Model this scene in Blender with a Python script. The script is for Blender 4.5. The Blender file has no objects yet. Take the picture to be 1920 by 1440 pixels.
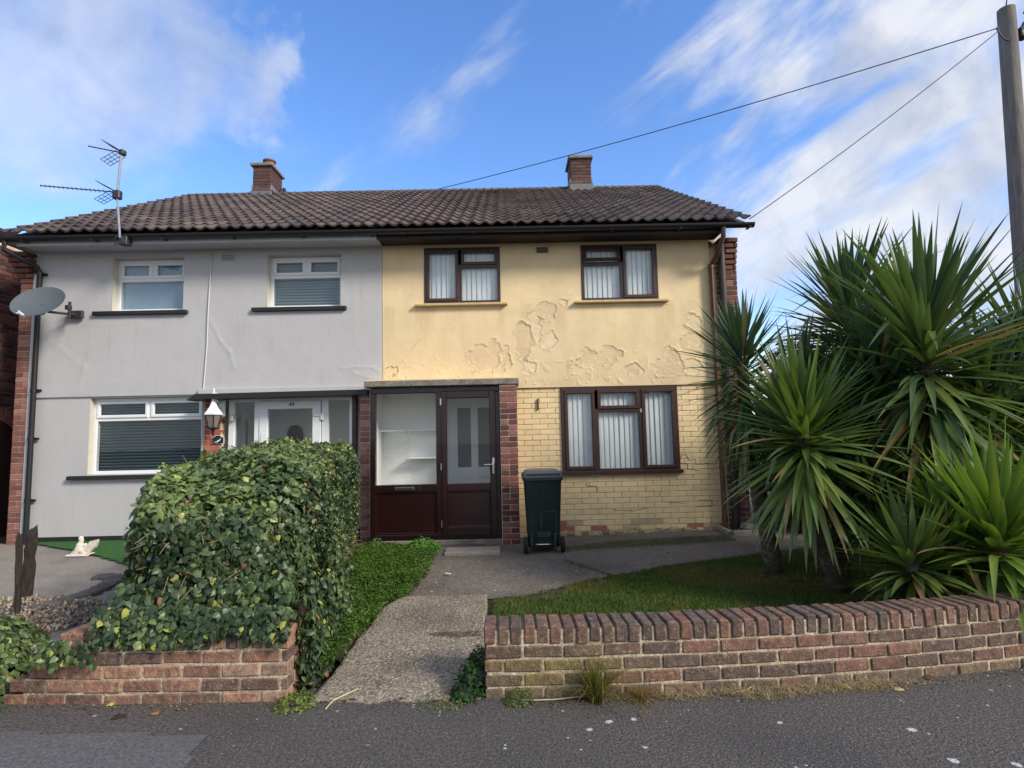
import bpy, bmesh, math, random
import numpy as np
from mathutils import Vector, Matrix, Euler
random.seed(7); RNG = np.random.default_rng(11)
scene = bpy.context.scene
COL = scene.collection

# ------------------------------------------------------------------ camera
FPX, CH = 1070.0, 1.52
PITCH, ROLL, YAW = math.radians(5.2), math.radians(1.25), math.radians(0.4)
_f = np.array([math.sin(YAW)*math.cos(PITCH), math.cos(YAW)*math.cos(PITCH), math.sin(PITCH)])
_r = np.array([math.cos(YAW), -math.sin(YAW), 0.0]); _u = np.cross(_r, _f)
CR = _r*math.cos(ROLL)-_u*math.sin(ROLL); CU = _u*math.cos(ROLL)+_r*math.sin(ROLL); CF = _f
cam_data = bpy.data.cameras.new('camera'); cam = bpy.data.objects.new('camera', cam_data); COL.objects.link(cam)
cam_data.sensor_width = 36.0; cam_data.lens = 36.0*FPX/1920.0; cam_data.clip_end = 2000; cam_data.clip_start = 0.05
M = Matrix.Identity(4)
for i in range(3):
    M[i][0] = CR[i]; M[i][1] = CU[i]; M[i][2] = -CF[i]
M[2][3] = CH
cam.matrix_world = M
scene.camera = cam
def at(px, py, Y):          # a survey helper: the world point on the plane y = Y seen at a photo pixel
    d = CR*(px-960)/FPX-CU*(py-720)/FPX+CF
    t = Y/d[1]
    return Vector((d[0]*t, Y, CH+d[2]*t))
def gr(px, py, z=0.0):      # the world point on the level z seen at a photo pixel
    d = CR*(px-960)/FPX-CU*(py-720)/FPX+CF
    t = (z-CH)/d[2]
    return Vector((d[0]*t, d[1]*t, z))

# ------------------------------------------------------------------ world, sun, exposure
SUN_DIR = Vector((0.80, -0.56, 0.62)).normalized()
ELEV = math.asin(SUN_DIR.z); AZ = math.atan2(SUN_DIR.x, SUN_DIR.y)
scene.view_settings.view_transform = 'Standard'
try: scene.view_settings.look = 'None'
except Exception: pass
scene.view_settings.exposure = 1.1
scene.view_settings.gamma = 1.0
world = bpy.data.worlds.new('World'); scene.world = world; world.use_nodes = True
wt = world.node_tree; wt.nodes.clear()
def wn(t, **k):
    n = wt.nodes.new(t)
    for a, b in k.items(): setattr(n, a, b)
    return n
def wmath(op, a, b=None, c=None, clamp=False):
    n = wn('ShaderNodeMath', operation=op, use_clamp=clamp)
    for i, v in enumerate((a, b, c)):
        if v is None: continue
        if hasattr(v, 'is_linked') or hasattr(v, 'links'): wt.links.new(v, n.inputs[i])
        else: n.inputs[i].default_value = v
    return n.outputs[0]
sky = wn('ShaderNodeTexSky', sky_type='NISHITA', sun_disc=False, sun_elevation=ELEV, sun_rotation=AZ, air_density=1.0, dust_density=0.6, ozone_density=2.0, altitude=0)
hs = wn('ShaderNodeHueSaturation'); hs.inputs['Hue'].default_value = 0.510; hs.inputs['Saturation'].default_value = 1.22; hs.inputs['Value'].default_value = 0.93
wt.links.new(sky.outputs[0], hs.inputs['Color'])
tc = wn('ShaderNodeTexCoord')
sep = wn('ShaderNodeSeparateXYZ'); wt.links.new(tc.outputs['Generated'], sep.inputs[0])
# clouds on a flat layer overhead: p = dir.xy / (dir.z + k)
zz = wmath('ADD', wmath('MAXIMUM', sep.outputs[2], 0.0), 0.12)
cx = wmath('DIVIDE', sep.outputs[0], zz); cy = wmath('DIVIDE', sep.outputs[1], zz)
cmb = wn('ShaderNodeCombineXYZ'); wt.links.new(cx, cmb.inputs[0]); wt.links.new(cy, cmb.inputs[1])
mp = wn('ShaderNodeMapping'); mp.inputs['Rotation'].default_value = (0, 0, math.radians(-28)); mp.inputs['Scale'].default_value = (1.25, 0.42, 1)
wt.links.new(cmb.outputs[0], mp.inputs[0])
def wnoise(vec, sc, det, rough, dist=0.0, off=(0, 0, 0)):
    m = wn('ShaderNodeMapping'); m.inputs['Location'].default_value = off; wt.links.new(vec, m.inputs[0])
    n = wn('ShaderNodeTexNoise'); n.inputs['Scale'].default_value = sc; n.inputs['Detail'].default_value = det
    n.inputs['Roughness'].default_value = rough; n.inputs['Distortion'].default_value = dist
    wt.links.new(m.outputs[0], n.inputs['Vector']); return n.outputs[0]
n1 = wnoise(mp.outputs[0], 1.5, 9, 0.56, 0.5, (3.1, 1.7, 0))
n2 = wnoise(tc.outputs['Generated'], 3.2, 8, 0.55, 0.3, (0.4, 2.2, 5.0))
wv = wn('ShaderNodeTexNoise'); wv.inputs['Scale'].default_value = 4.5; wv.inputs['Detail'].default_value = 7; wv.inputs['Roughness'].default_value = .6; wt.links.new(tc.outputs['Generated'], wv.inputs['Vector'])
ws = wn('ShaderNodeVectorMath', operation='SUBTRACT'); wt.links.new(wv.outputs['Color'], ws.inputs[0]); ws.inputs[1].default_value = (.5, .5, .5)
wm = wn('ShaderNodeVectorMath', operation='MULTIPLY_ADD'); wt.links.new(ws.outputs[0], wm.inputs[0]); wm.inputs[1].default_value = (.30, .30, .30); wt.links.new(tc.outputs['Generated'], wm.inputs[2]); warped = wm.outputs[0]
def lobe(px, py, inner, outer, d=None):
    d = (d or Vector(CR*(px-960)/FPX-CU*(py-720)/FPX+CF)).normalized()
    vm = wn('ShaderNodeVectorMath', operation='DOT_PRODUCT'); vm.inputs[1].default_value = d
    nm = wn('ShaderNodeVectorMath', operation='NORMALIZE'); wt.links.new(warped, nm.inputs[0])
    wt.links.new(nm.outputs[0], vm.inputs[0])
    mr = wn('ShaderNodeMapRange', interpolation_type='SMOOTHSTEP'); wt.links.new(vm.outputs['Value'], mr.inputs[0])
    mr.inputs[1].default_value = math.cos(math.radians(outer)); mr.inputs[2].default_value = math.cos(math.radians(inner))
    return mr.outputs[0]
right = wmath('MAXIMUM', lobe(1850, 420, 8, 34), wmath('MULTIPLY', lobe(1500, 60, 0, 16), 0.35))
left = wmath('MAXIMUM', wmath('MAXIMUM', lobe(40, 20, 5, 16), lobe(250, 120, 3, 9.5)), wmath('MAXIMUM', lobe(395, 130, 2, 7), lobe(490, 155, .5, 5.5)))
behind = lobe(0, 0, 30, 105, Vector((0.1, -1, 0.35)))  # bright cloud bank added out of view as neutral fill light
# wispy cirrus everywhere, thick to the right
sm = wn('ShaderNodeMapping'); sm.inputs['Rotation'].default_value = (0, math.radians(33), math.radians(8)); wt.links.new(tc.outputs['Generated'], sm.inputs[0])
sm2 = wn('ShaderNodeMapping'); sm2.inputs['Scale'].default_value = (0.55, 1.0, 2.3); wt.links.new(sm.outputs[0], sm2.inputs[0])
n3 = wnoise(sm2.outputs[0], 5.2, 10, 0.56, 0.35, (1.3, 0.4, 2.0))
n4 = wnoise(tc.outputs['Generated'], 2.2, 4, 0.5, 0.0, (7.3, 1.4, 2.0))
c1 = wmath('ADD', wmath('ADD', wmath('MULTIPLY', wmath('SUBTRACT', n3, 0.5), 2.6), wmath('MULTIPLY', wmath('SUBTRACT', n4, 0.5), 0.9)), wmath('MULTIPLY', right, 0.80))
mr1 = wn('ShaderNodeMapRange', interpolation_type='SMOOTHSTEP'); wt.links.new(c1, mr1.inputs[0]); mr1.inputs[1].default_value = 0.10; mr1.inputs[2].default_value = 1.05
c2 = wmath('ADD', wmath('MULTIPLY', n2, 1.7), wmath('MULTIPLY', left, 0.50))
mr2 = wn('ShaderNodeMapRange', interpolation_type='SMOOTHSTEP'); wt.links.new(c2, mr2.inputs[0]); mr2.inputs[1].default_value = 1.02; mr2.inputs[2].default_value = 1.5
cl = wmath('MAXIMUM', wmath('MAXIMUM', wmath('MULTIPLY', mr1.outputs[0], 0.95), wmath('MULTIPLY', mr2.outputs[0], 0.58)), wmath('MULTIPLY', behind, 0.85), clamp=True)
mix = wn('ShaderNodeMix', data_type='RGBA'); wt.links.new(cl, mix.inputs['Factor'])
wt.links.new(hs.outputs[0], mix.inputs[6]); mix.inputs[7].default_value = (2.75, 2.85, 3.1, 1)
cs = wn('ShaderNodeMix', data_type='RGBA'); cs.inputs[6].default_value = (1.6, 1.8, 2.25, 1); cs.inputs[7].default_value = (2.75, 2.8, 2.95, 1)
cm = wn('ShaderNodeMapRange'); wt.links.new(wnoise(tc.outputs['Generated'], 7.0, 6, .55, .4, (4, 9, 2)), cm.inputs[0]); cm.inputs[1].default_value = .36; cm.inputs[2].default_value = .6; wt.links.new(cm.outputs[0], cs.inputs['Factor']); wt.links.new(cs.outputs[2], mix.inputs[7])
bg = wn('ShaderNodeBackground'); bg.inputs[1].default_value = 0.15; wt.links.new(mix.outputs[2], bg.inputs[0])
wo = wn('ShaderNodeOutputWorld'); wt.links.new(bg.outputs[0], wo.inputs[0])
sun = bpy.data.lights.new('sun', 'SUN'); sun.energy = 2.0; sun.angle = math.radians(14); sun.color = (1.0, 0.92, 0.80)
so = bpy.data.objects.new('sun', sun); COL.objects.link(so); so.rotation_euler = SUN_DIR.to_track_quat('Z', 'Y').to_euler(); so.location = (20, -10, 20)

# ------------------------------------------------------------------ helpers
def S(r, g, b):             # 0-255 display colour -> linear tuple
    return tuple(((c/255)/12.92 if c/255 <= .04045 else ((c/255+.055)/1.055)**2.4) for c in (r, g, b))
def vn2(x, y, seed=0):      # value noise
    xi = np.floor(x).astype(np.int64); yi = np.floor(y).astype(np.int64); xf = x-xi; yf = y-yi
    def h(a, b):
        n = (a*374761393+b*668265263+seed*982451653) & 0x7fffffff
        n = ((n ^ (n >> 13))*1274126177) & 0x7fffffff
        return (n ^ (n >> 16) & 0x7fffffff) % 100003/100003.0
    u = xf*xf*(3-2*xf); v = yf*yf*(3-2*yf)
    return (h(xi, yi)*(1-u)+h(xi+1, yi)*u)*(1-v)+(h(xi, yi+1)*(1-u)+h(xi+1, yi+1)*u)*v
def fbm(x, y, seed=0, o=4):
    s = 0; a = .5
    for i in range(o):
        s = s+a*vn2(x*2**i, y*2**i, seed+i*17); a *= .5
    return s
def tag(o, label=None, cat=None, group=None, kind=None):
    if label: o['label'] = label
    if cat: o['category'] = cat
    if group: o['group'] = group
    if kind: o['kind'] = kind
    return o
ORG = {}
def thing(name, label, cat, loc=(0, 0, 0), group=None):
    o = bpy.data.objects.new(name, None); COL.objects.link(o); o.location = loc; o.empty_display_size = .2
    ORG[o.name] = Vector(loc); return tag(o, label, cat, group)
class MB:
    def __init__(s): s.v = []; s.f = []; s.t = []
    def add(s, vs, fs, tint=(1, 1, 1)):
        b = len(s.v); s.v += [tuple(p) for p in vs]; s.f += [tuple(i+b for i in f) for f in fs]; s.t += [tint]*len(fs)
    def box(s, x0, x1, y0, y1, z0, z1, tint=(1, 1, 1), bev=0.0):
        s.obox(Vector(((x0+x1)/2, (y0+y1)/2, (z0+z1)/2)), Vector((1, 0, 0)), Vector((0, 1, 0)), Vector((0, 0, 1)), abs(x1-x0)/2, abs(y1-y0)/2, abs(z1-z0)/2, bev, tint)
    def obox(s, c, ax, ay, az, hx, hy, hz, bev=0.0, tint=(1, 1, 1), jit=0.0):
        vs = []; b = min(bev, hx*.9, hy*.9, hz*.9)
        if b <= 0:
            for i in (-1, 1):
                for j in (-1, 1):
                    for k in (-1, 1): vs.append(c+ax*hx*i+ay*hy*j+az*hz*k)
            s.add(vs, [(0, 1, 3, 2), (4, 6, 7, 5), (0, 4, 5, 1), (2, 3, 7, 6), (0, 2, 6, 4), (1, 5, 7, 3)], tint); return
        idx = {}
        for i in (-1, 1):
            for j in (-1, 1):
                for k in (-1, 1):
                    jv = Vector((random.uniform(-jit, jit), random.uniform(-jit, jit), random.uniform(-jit, jit))) if jit else Vector()
                    for w in range(3):
                        h = [hx-b, hy-b, hz-b]; h[w] += b
                        idx[(i, j, k, w)] = len(vs); vs.append(c+ax*h[0]*i+ay*h[1]*j+az*h[2]*k+jv)
        fs = []
        I = idx
        for q in (-1, 1):
            fs.append((I[q, -1, -1, 0], I[q, 1, -1, 0], I[q, 1, 1, 0], I[q, -1, 1, 0])[::q])
            fs.append((I[-1, q, -1, 1], I[-1, q, 1, 1], I[1, q, 1, 1], I[1, q, -1, 1])[::q])
            fs.append((I[-1, -1, q, 2], I[1, -1, q, 2], I[1, 1, q, 2], I[-1, 1, q, 2])[::q])
        for p in (-1, 1):
            for q in (-1, 1):
                fs.append((I[p, q, -1, 0], I[p, q, 1, 0], I[p, q, 1, 1], I[p, q, -1, 1])[::-p*q])
                fs.append((I[p, -1, q, 0], I[p, 1, q, 0], I[p, 1, q, 2], I[p, -1, q, 2])[::p*q])
                fs.append((I[-1, p, q, 1], I[1, p, q, 1], I[1, p, q, 2], I[-1, p, q, 2])[::-p*q])
                for r in (-1, 1):
                    fs.append((I[p, q, r, 0], I[p, q, r, 1], I[p, q, r, 2])[::p*q*r])
        s.add(vs, fs, tint)
    def tube(s, pts, r, n=10, cap=True, tint=(1, 1, 1), flat=1.0):
        pts = [Vector(p) for p in pts]; rs = r if isinstance(r, (list, tuple)) else [r]*len(pts)
        vs = []; prev = None
        for i, p in enumerate(pts):
            d = ((pts[min(i+1, len(pts)-1)]-pts[max(i-1, 0)])).normalized()
            if prev is None:
                a = d.cross(Vector((0, 0, 1)))
                if a.length < .1: a = d.cross(Vector((0, 1, 0)))
            else: a = prev-d*prev.dot(d)
            a.normalize(); prev = a; b = d.cross(a)
            for k in range(n):
                t = 2*math.pi*k/n; vs.append(p+a*math.cos(t)*rs[i]+b*math.sin(t)*rs[i]*flat)
        fs = []
        for i in range(len(pts)-1):
            for k in range(n):
                fs.append((i*n+k, i*n+(k+1) % n, (i+1)*n+(k+1) % n, (i+1)*n+k))
        if cap: fs.append(tuple(range(n))[::-1]); fs.append(tuple((len(pts)-1)*n+k for k in range(n)))
        s.add(vs, fs, tint)
    def lathe(s, c, prof, n=24, ax=Vector((0, 0, 1)), tint=(1, 1, 1)):
        ax = Vector(ax).normalized(); a = ax.cross(Vector((0, 1, 0)))
        if a.length < .1: a = ax.cross(Vector((1, 0, 0)))
        a.normalize(); b = ax.cross(a); vs = []; c = Vector(c)
        for r, h in prof:
            for k in range(n):
                t = 2*math.pi*k/n; vs.append(c+ax*h+a*math.cos(t)*r+b*math.sin(t)*r)
        fs = [(i*n+k, i*n+(k+1) % n, (i+1)*n+(k+1) % n, (i+1)*n+k) for i in range(len(prof)-1) for k in range(n)]
        if prof[0][0] > 1e-6: fs.append(tuple(range(n))[::-1])
        if prof[-1][0] > 1e-6: fs.append(tuple((len(prof)-1)*n+k for k in range(n)))
        s.add(vs, fs, tint)
    def prism(s, poly, y0, y1, tint=(1, 1, 1)):      # poly of (x,z) extruded along y
        n = len(poly); vs = [(x, y0, z) for x, z in poly]+[(x, y1, z) for x, z in poly]
        fs = [tuple(range(n)), tuple(range(n, 2*n))[::-1]]+[(i, i+n, (i+1) % n+n, (i+1) % n) for i in range(n)]
        s.add(vs, fs, tint)
    def build(s, name, mat, parent=None, smooth=False, label=None, cat=None, group=None, kind=None, loc=None, auto=None):
        me = bpy.data.meshes.new(name)
        root = parent
        while root is not None and root.parent is not None: root = root.parent
        off = ORG.get(root.name, Vector()) if root is not None else (Vector(loc) if loc else Vector())
        V = np.array(s.v, dtype=np.float64)-np.array(off)
        me.from_pydata(V.tolist(), [], s.f)
        at_ = me.attributes.new('tint', 'FLOAT_COLOR', 'FACE')
        T = np.ones((len(s.f), 4), dtype=np.float32); T[:, :3] = np.array(s.t, dtype=np.float32)
        at_.data.foreach_set('color', T.ravel())
        me.materials.append(mat)
        if smooth: me.polygons.foreach_set('use_smooth', [True]*len(me.polygons))
        me.update()
        o = bpy.data.objects.new(name, me); COL.objects.link(o)
        if parent is not None: o.parent = parent
        elif loc: o.location = loc; ORG[o.name] = Vector(loc)
        if smooth and auto:
            try: me.set_sharp_from_angle(angle=math.radians(auto))
            except Exception: pass
        return tag(o, label, cat, group, kind)
def bulk(name, V, F, T, mat, parent=None, smooth=False, **k):   # big numpy meshes with equal-size faces
    m = len(F); w = F.shape[1]
    me = bpy.data.meshes.new(name)
    root = parent
    while root is not None and root.parent is not None: root = root.parent
    loc = k.pop('loc', None)
    off = np.array(ORG.get(root.name, Vector())) if root is not None else (np.array(loc) if loc else np.zeros(3))
    V = V-off
    me.vertices.add(len(V)); me.vertices.foreach_set('co', V.astype(np.float32).ravel())
    me.loops.add(m*w); me.loops.foreach_set('vertex_index', F.astype(np.int32).ravel())
    me.polygons.add(m); me.polygons.foreach_set('loop_start', np.arange(0, m*w, w, dtype=np.int32))
    me.polygons.foreach_set('loop_total', np.full(m, w, dtype=np.int32))
    if smooth: me.polygons.foreach_set('use_smooth', np.ones(m, dtype=bool))
    a = me.attributes.new('tint', 'FLOAT_COLOR', 'FACE'); TT = np.ones((m, 4), dtype=np.float32); TT[:, :3] = T
    a.data.foreach_set('color', TT.ravel())
    me.materials.append(mat); me.update(calc_edges=True); me.validate()
    o = bpy.data.objects.new(name, me); COL.objects.link(o)
    if parent is not None: o.parent = parent
    elif loc: o.location = loc; ORG[o.name] = Vector(loc)
    return tag(o, **k)

# ------------------------------------------------------------------ materials
def mat(name, col=(1, 1, 1), rough=.6, tint=False, nz=0.0, nscale=8.0, bump=0.0, bscale=60.0, metal=0.0, spec=.5, extra=None, bdist=.01, coat=0.0, stretch=None):
    m = bpy.data.materials.new(name); m.use_nodes = True; t = m.node_tree; N = t.nodes; L = t.links
    p = N['Principled BSDF']; p.inputs['Roughness'].default_value = rough; p.inputs['Metallic'].default_value = metal
    p.inputs['Specular IOR Level'].default_value = spec; p.inputs['Coat Weight'].default_value = coat
    tcn = N.new('ShaderNodeTexCoord'); src = tcn.outputs['Object']
    if stretch:
        mpn = N.new('ShaderNodeMapping'); mpn.inputs['Scale'].default_value = stretch; L.new(src, mpn.inputs[0]); src = mpn.outputs[0]
    rgb = N.new('ShaderNodeRGB'); rgb.outputs[0].default_value = (*col, 1); c = rgb.outputs[0]
    if tint:
        a = N.new('ShaderNodeAttribute'); a.attribute_name = 'tint'
        x = N.new('ShaderNodeMix'); x.data_type = 'RGBA'; x.blend_type = 'MULTIPLY'; x.inputs[0].default_value = 1
        L.new(c, x.inputs[6]); L.new(a.outputs['Color'], x.inputs[7]); c = x.outputs[2]
    if nz:
        n = N.new('ShaderNodeTexNoise'); n.inputs['Scale'].default_value = nscale; n.inputs['Detail'].default_value = 8; n.inputs['Roughness'].default_value = .65
        L.new(src, n.inputs['Vector'])
        r = N.new('ShaderNodeMapRange'); r.inputs[1].default_value = .34; r.inputs[2].default_value = .66; r.inputs[3].default_value = 1-nz; r.inputs[4].default_value = 1+nz*.6
        L.new(n.outputs[0], r.inputs[0])
        x = N.new('ShaderNodeMix'); x.data_type = 'RGBA'; x.blend_type = 'MULTIPLY'; x.inputs[0].default_value = 1
        L.new(c, x.inputs[6]); L.new(r.outputs[0], x.inputs[7]); c = x.outputs[2]
    if extra: c = extra(t, c, tcn)
    L.new(c, p.inputs['Base Color'])
    if bump:
        n = N.new('ShaderNodeTexNoise'); n.inputs['Scale'].default_value = bscale; n.inputs['Detail'].default_value = 6; L.new(src, n.inputs['Vector'])
        b = N.new('ShaderNodeBump'); b.inputs['Strength'].default_value = bump; b.inputs['Distance'].default_value = bdist
        L.new(n.outputs[0], b.inputs['Height']); L.new(b.outputs[0], p.inputs['Normal'])
    return m
def spots(scale, lo, hi, col, ns=1.2, fac=1.0, coords='Object', det=6, stretch=None, typ='noise'):
    """overlay of a second colour where a noise is high"""
    def f(t, c, tcn):
        N = t.nodes; L = t.links; s = tcn.outputs[coords]
        if stretch:
            mm = N.new('ShaderNodeMapping'); mm.inputs['Scale'].default_value = stretch; L.new(s, mm.inputs[0]); s = mm.outputs[0]
        if typ == 'noise':
            n = N.new('ShaderNodeTexNoise'); n.inputs['Scale'].default_value = scale; n.inputs['Detail'].default_value = det; n.inputs['Roughness'].default_value = .6; n.inputs['Distortion'].default_value = ns*.2
            v = n.outputs[0]; L.new(s, n.inputs['Vector'])
        else:
            n = N.new('ShaderNodeTexVoronoi'); n.inputs['Scale'].default_value = scale; L.new(s, n.inputs['Vector'])
            w = N.new('ShaderNodeTexNoise'); w.inputs['Scale'].default_value = scale*2.5; w.inputs['Detail'].default_value = 3; L.new(s, w.inputs['Vector'])
            q = N.new('ShaderNodeMath'); q.operation = 'MULTIPLY_ADD'; L.new(w.outputs[0], q.inputs[0]); q.inputs[1].default_value = .35; L.new(n.outputs['Distance'], q.inputs[2])
            # random per cell size
            sx = N.new('ShaderNodeSeparateColor'); L.new(n.outputs['Color'], sx.inputs[0])
            q2 = N.new('ShaderNodeMath'); q2.operation = 'MULTIPLY_ADD'; L.new(sx.outputs[0], q2.inputs[0]); q2.inputs[1].default_value = .9; L.new(q.outputs[0], q2.inputs[2])
            v = q2.outputs[0]
        r = N.new('ShaderNodeMapRange'); r.inputs[1].default_value = lo; r.inputs[2].default_value = hi; r.inputs[4].default_value = fac
        L.new(v, r.inputs[0])
        x = N.new('ShaderNodeMix'); x.data_type = 'RGBA'; L.new(r.outputs[0], x.inputs[0]); L.new(c, x.inputs[6]); x.inputs[7].default_value = (*col, 1)
        return x.outputs[2]
    return f
def chain(*fs):
    def f(t, c, tcn):
        for g in fs: c = g(t, c, tcn)
        return c
    return f
def leafmat(name, rough=.45, trans=.3, spec=.4):
    m = bpy.data.materials.new(name); m.use_nodes = True; t = m.node_tree; N = t.nodes; L = t.links
    p = N['Principled BSDF']; p.inputs['Roughness'].default_value = rough; p.inputs['Specular IOR Level'].default_value = spec
    a = N.new('ShaderNodeAttribute'); a.attribute_name = 'tint'
    L.new(a.outputs['Color'], p.inputs['Base Color'])
    tr = N.new('ShaderNodeBsdfTranslucent'); g = N.new('ShaderNodeMix'); g.data_type = 'RGBA'; g.blend_type = 'MULTIPLY'; g.inputs[0].default_value = 1
    L.new(a.outputs['Color'], g.inputs[6]); g.inputs[7].default_value = (1.5, 1.6, .7, 1); L.new(g.outputs[2], tr.inputs[0])
    x = N.new('ShaderNodeMixShader'); x.inputs[0].default_value = trans; L.new(p.outputs[0], x.inputs[1]); L.new(tr.outputs[0], x.inputs[2])
    L.new(x.outputs[0], N['Material Output'].inputs[0]); return m
def glassmat(name, col=(.92, .96, .97), base=.06, rough=.01, gain=1.0):
    m = bpy.data.materials.new(name); m.use_nodes = True; t = m.node_tree; N = t.nodes; L = t.links
    N.remove(N['Principled BSDF'])
    tr = N.new('ShaderNodeBsdfTransparent'); tr.inputs[0].default_value = (*col, 1)
    gl = N.new('ShaderNodeBsdfGlossy'); gl.inputs['Roughness'].default_value = rough; gl.inputs[0].default_value = (1, 1, 1, 1)
    fr = N.new('ShaderNodeFresnel'); fr.inputs[0].default_value = 1.5
    ad = N.new('ShaderNodeMath'); ad.operation = 'MULTIPLY_ADD'; ad.use_clamp = True; L.new(fr.outputs[0], ad.inputs[0]); ad.inputs[1].default_value = gain; ad.inputs[2].default_value = base
    n = N.new('ShaderNodeTexNoise'); n.inputs['Scale'].default_value = 1.3
    tcn = N.new('ShaderNodeTexCoord'); L.new(tcn.outputs['Object'], n.inputs['Vector'])
    b = N.new('ShaderNodeBump'); b.inputs['Strength'].default_value = .08; b.inputs['Distance'].default_value = .02; L.new(n.outputs[0], b.inputs['Height']); L.new(b.outputs[0], gl.inputs['Normal'])
    x = N.new('ShaderNodeMixShader'); L.new(ad.outputs[0], x.inputs[0]); L.new(tr.outputs[0], x.inputs[1]); L.new(gl.outputs[0], x.inputs[2])
    L.new(x.outputs[0], N['Material Output'].inputs[0]); return m

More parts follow.
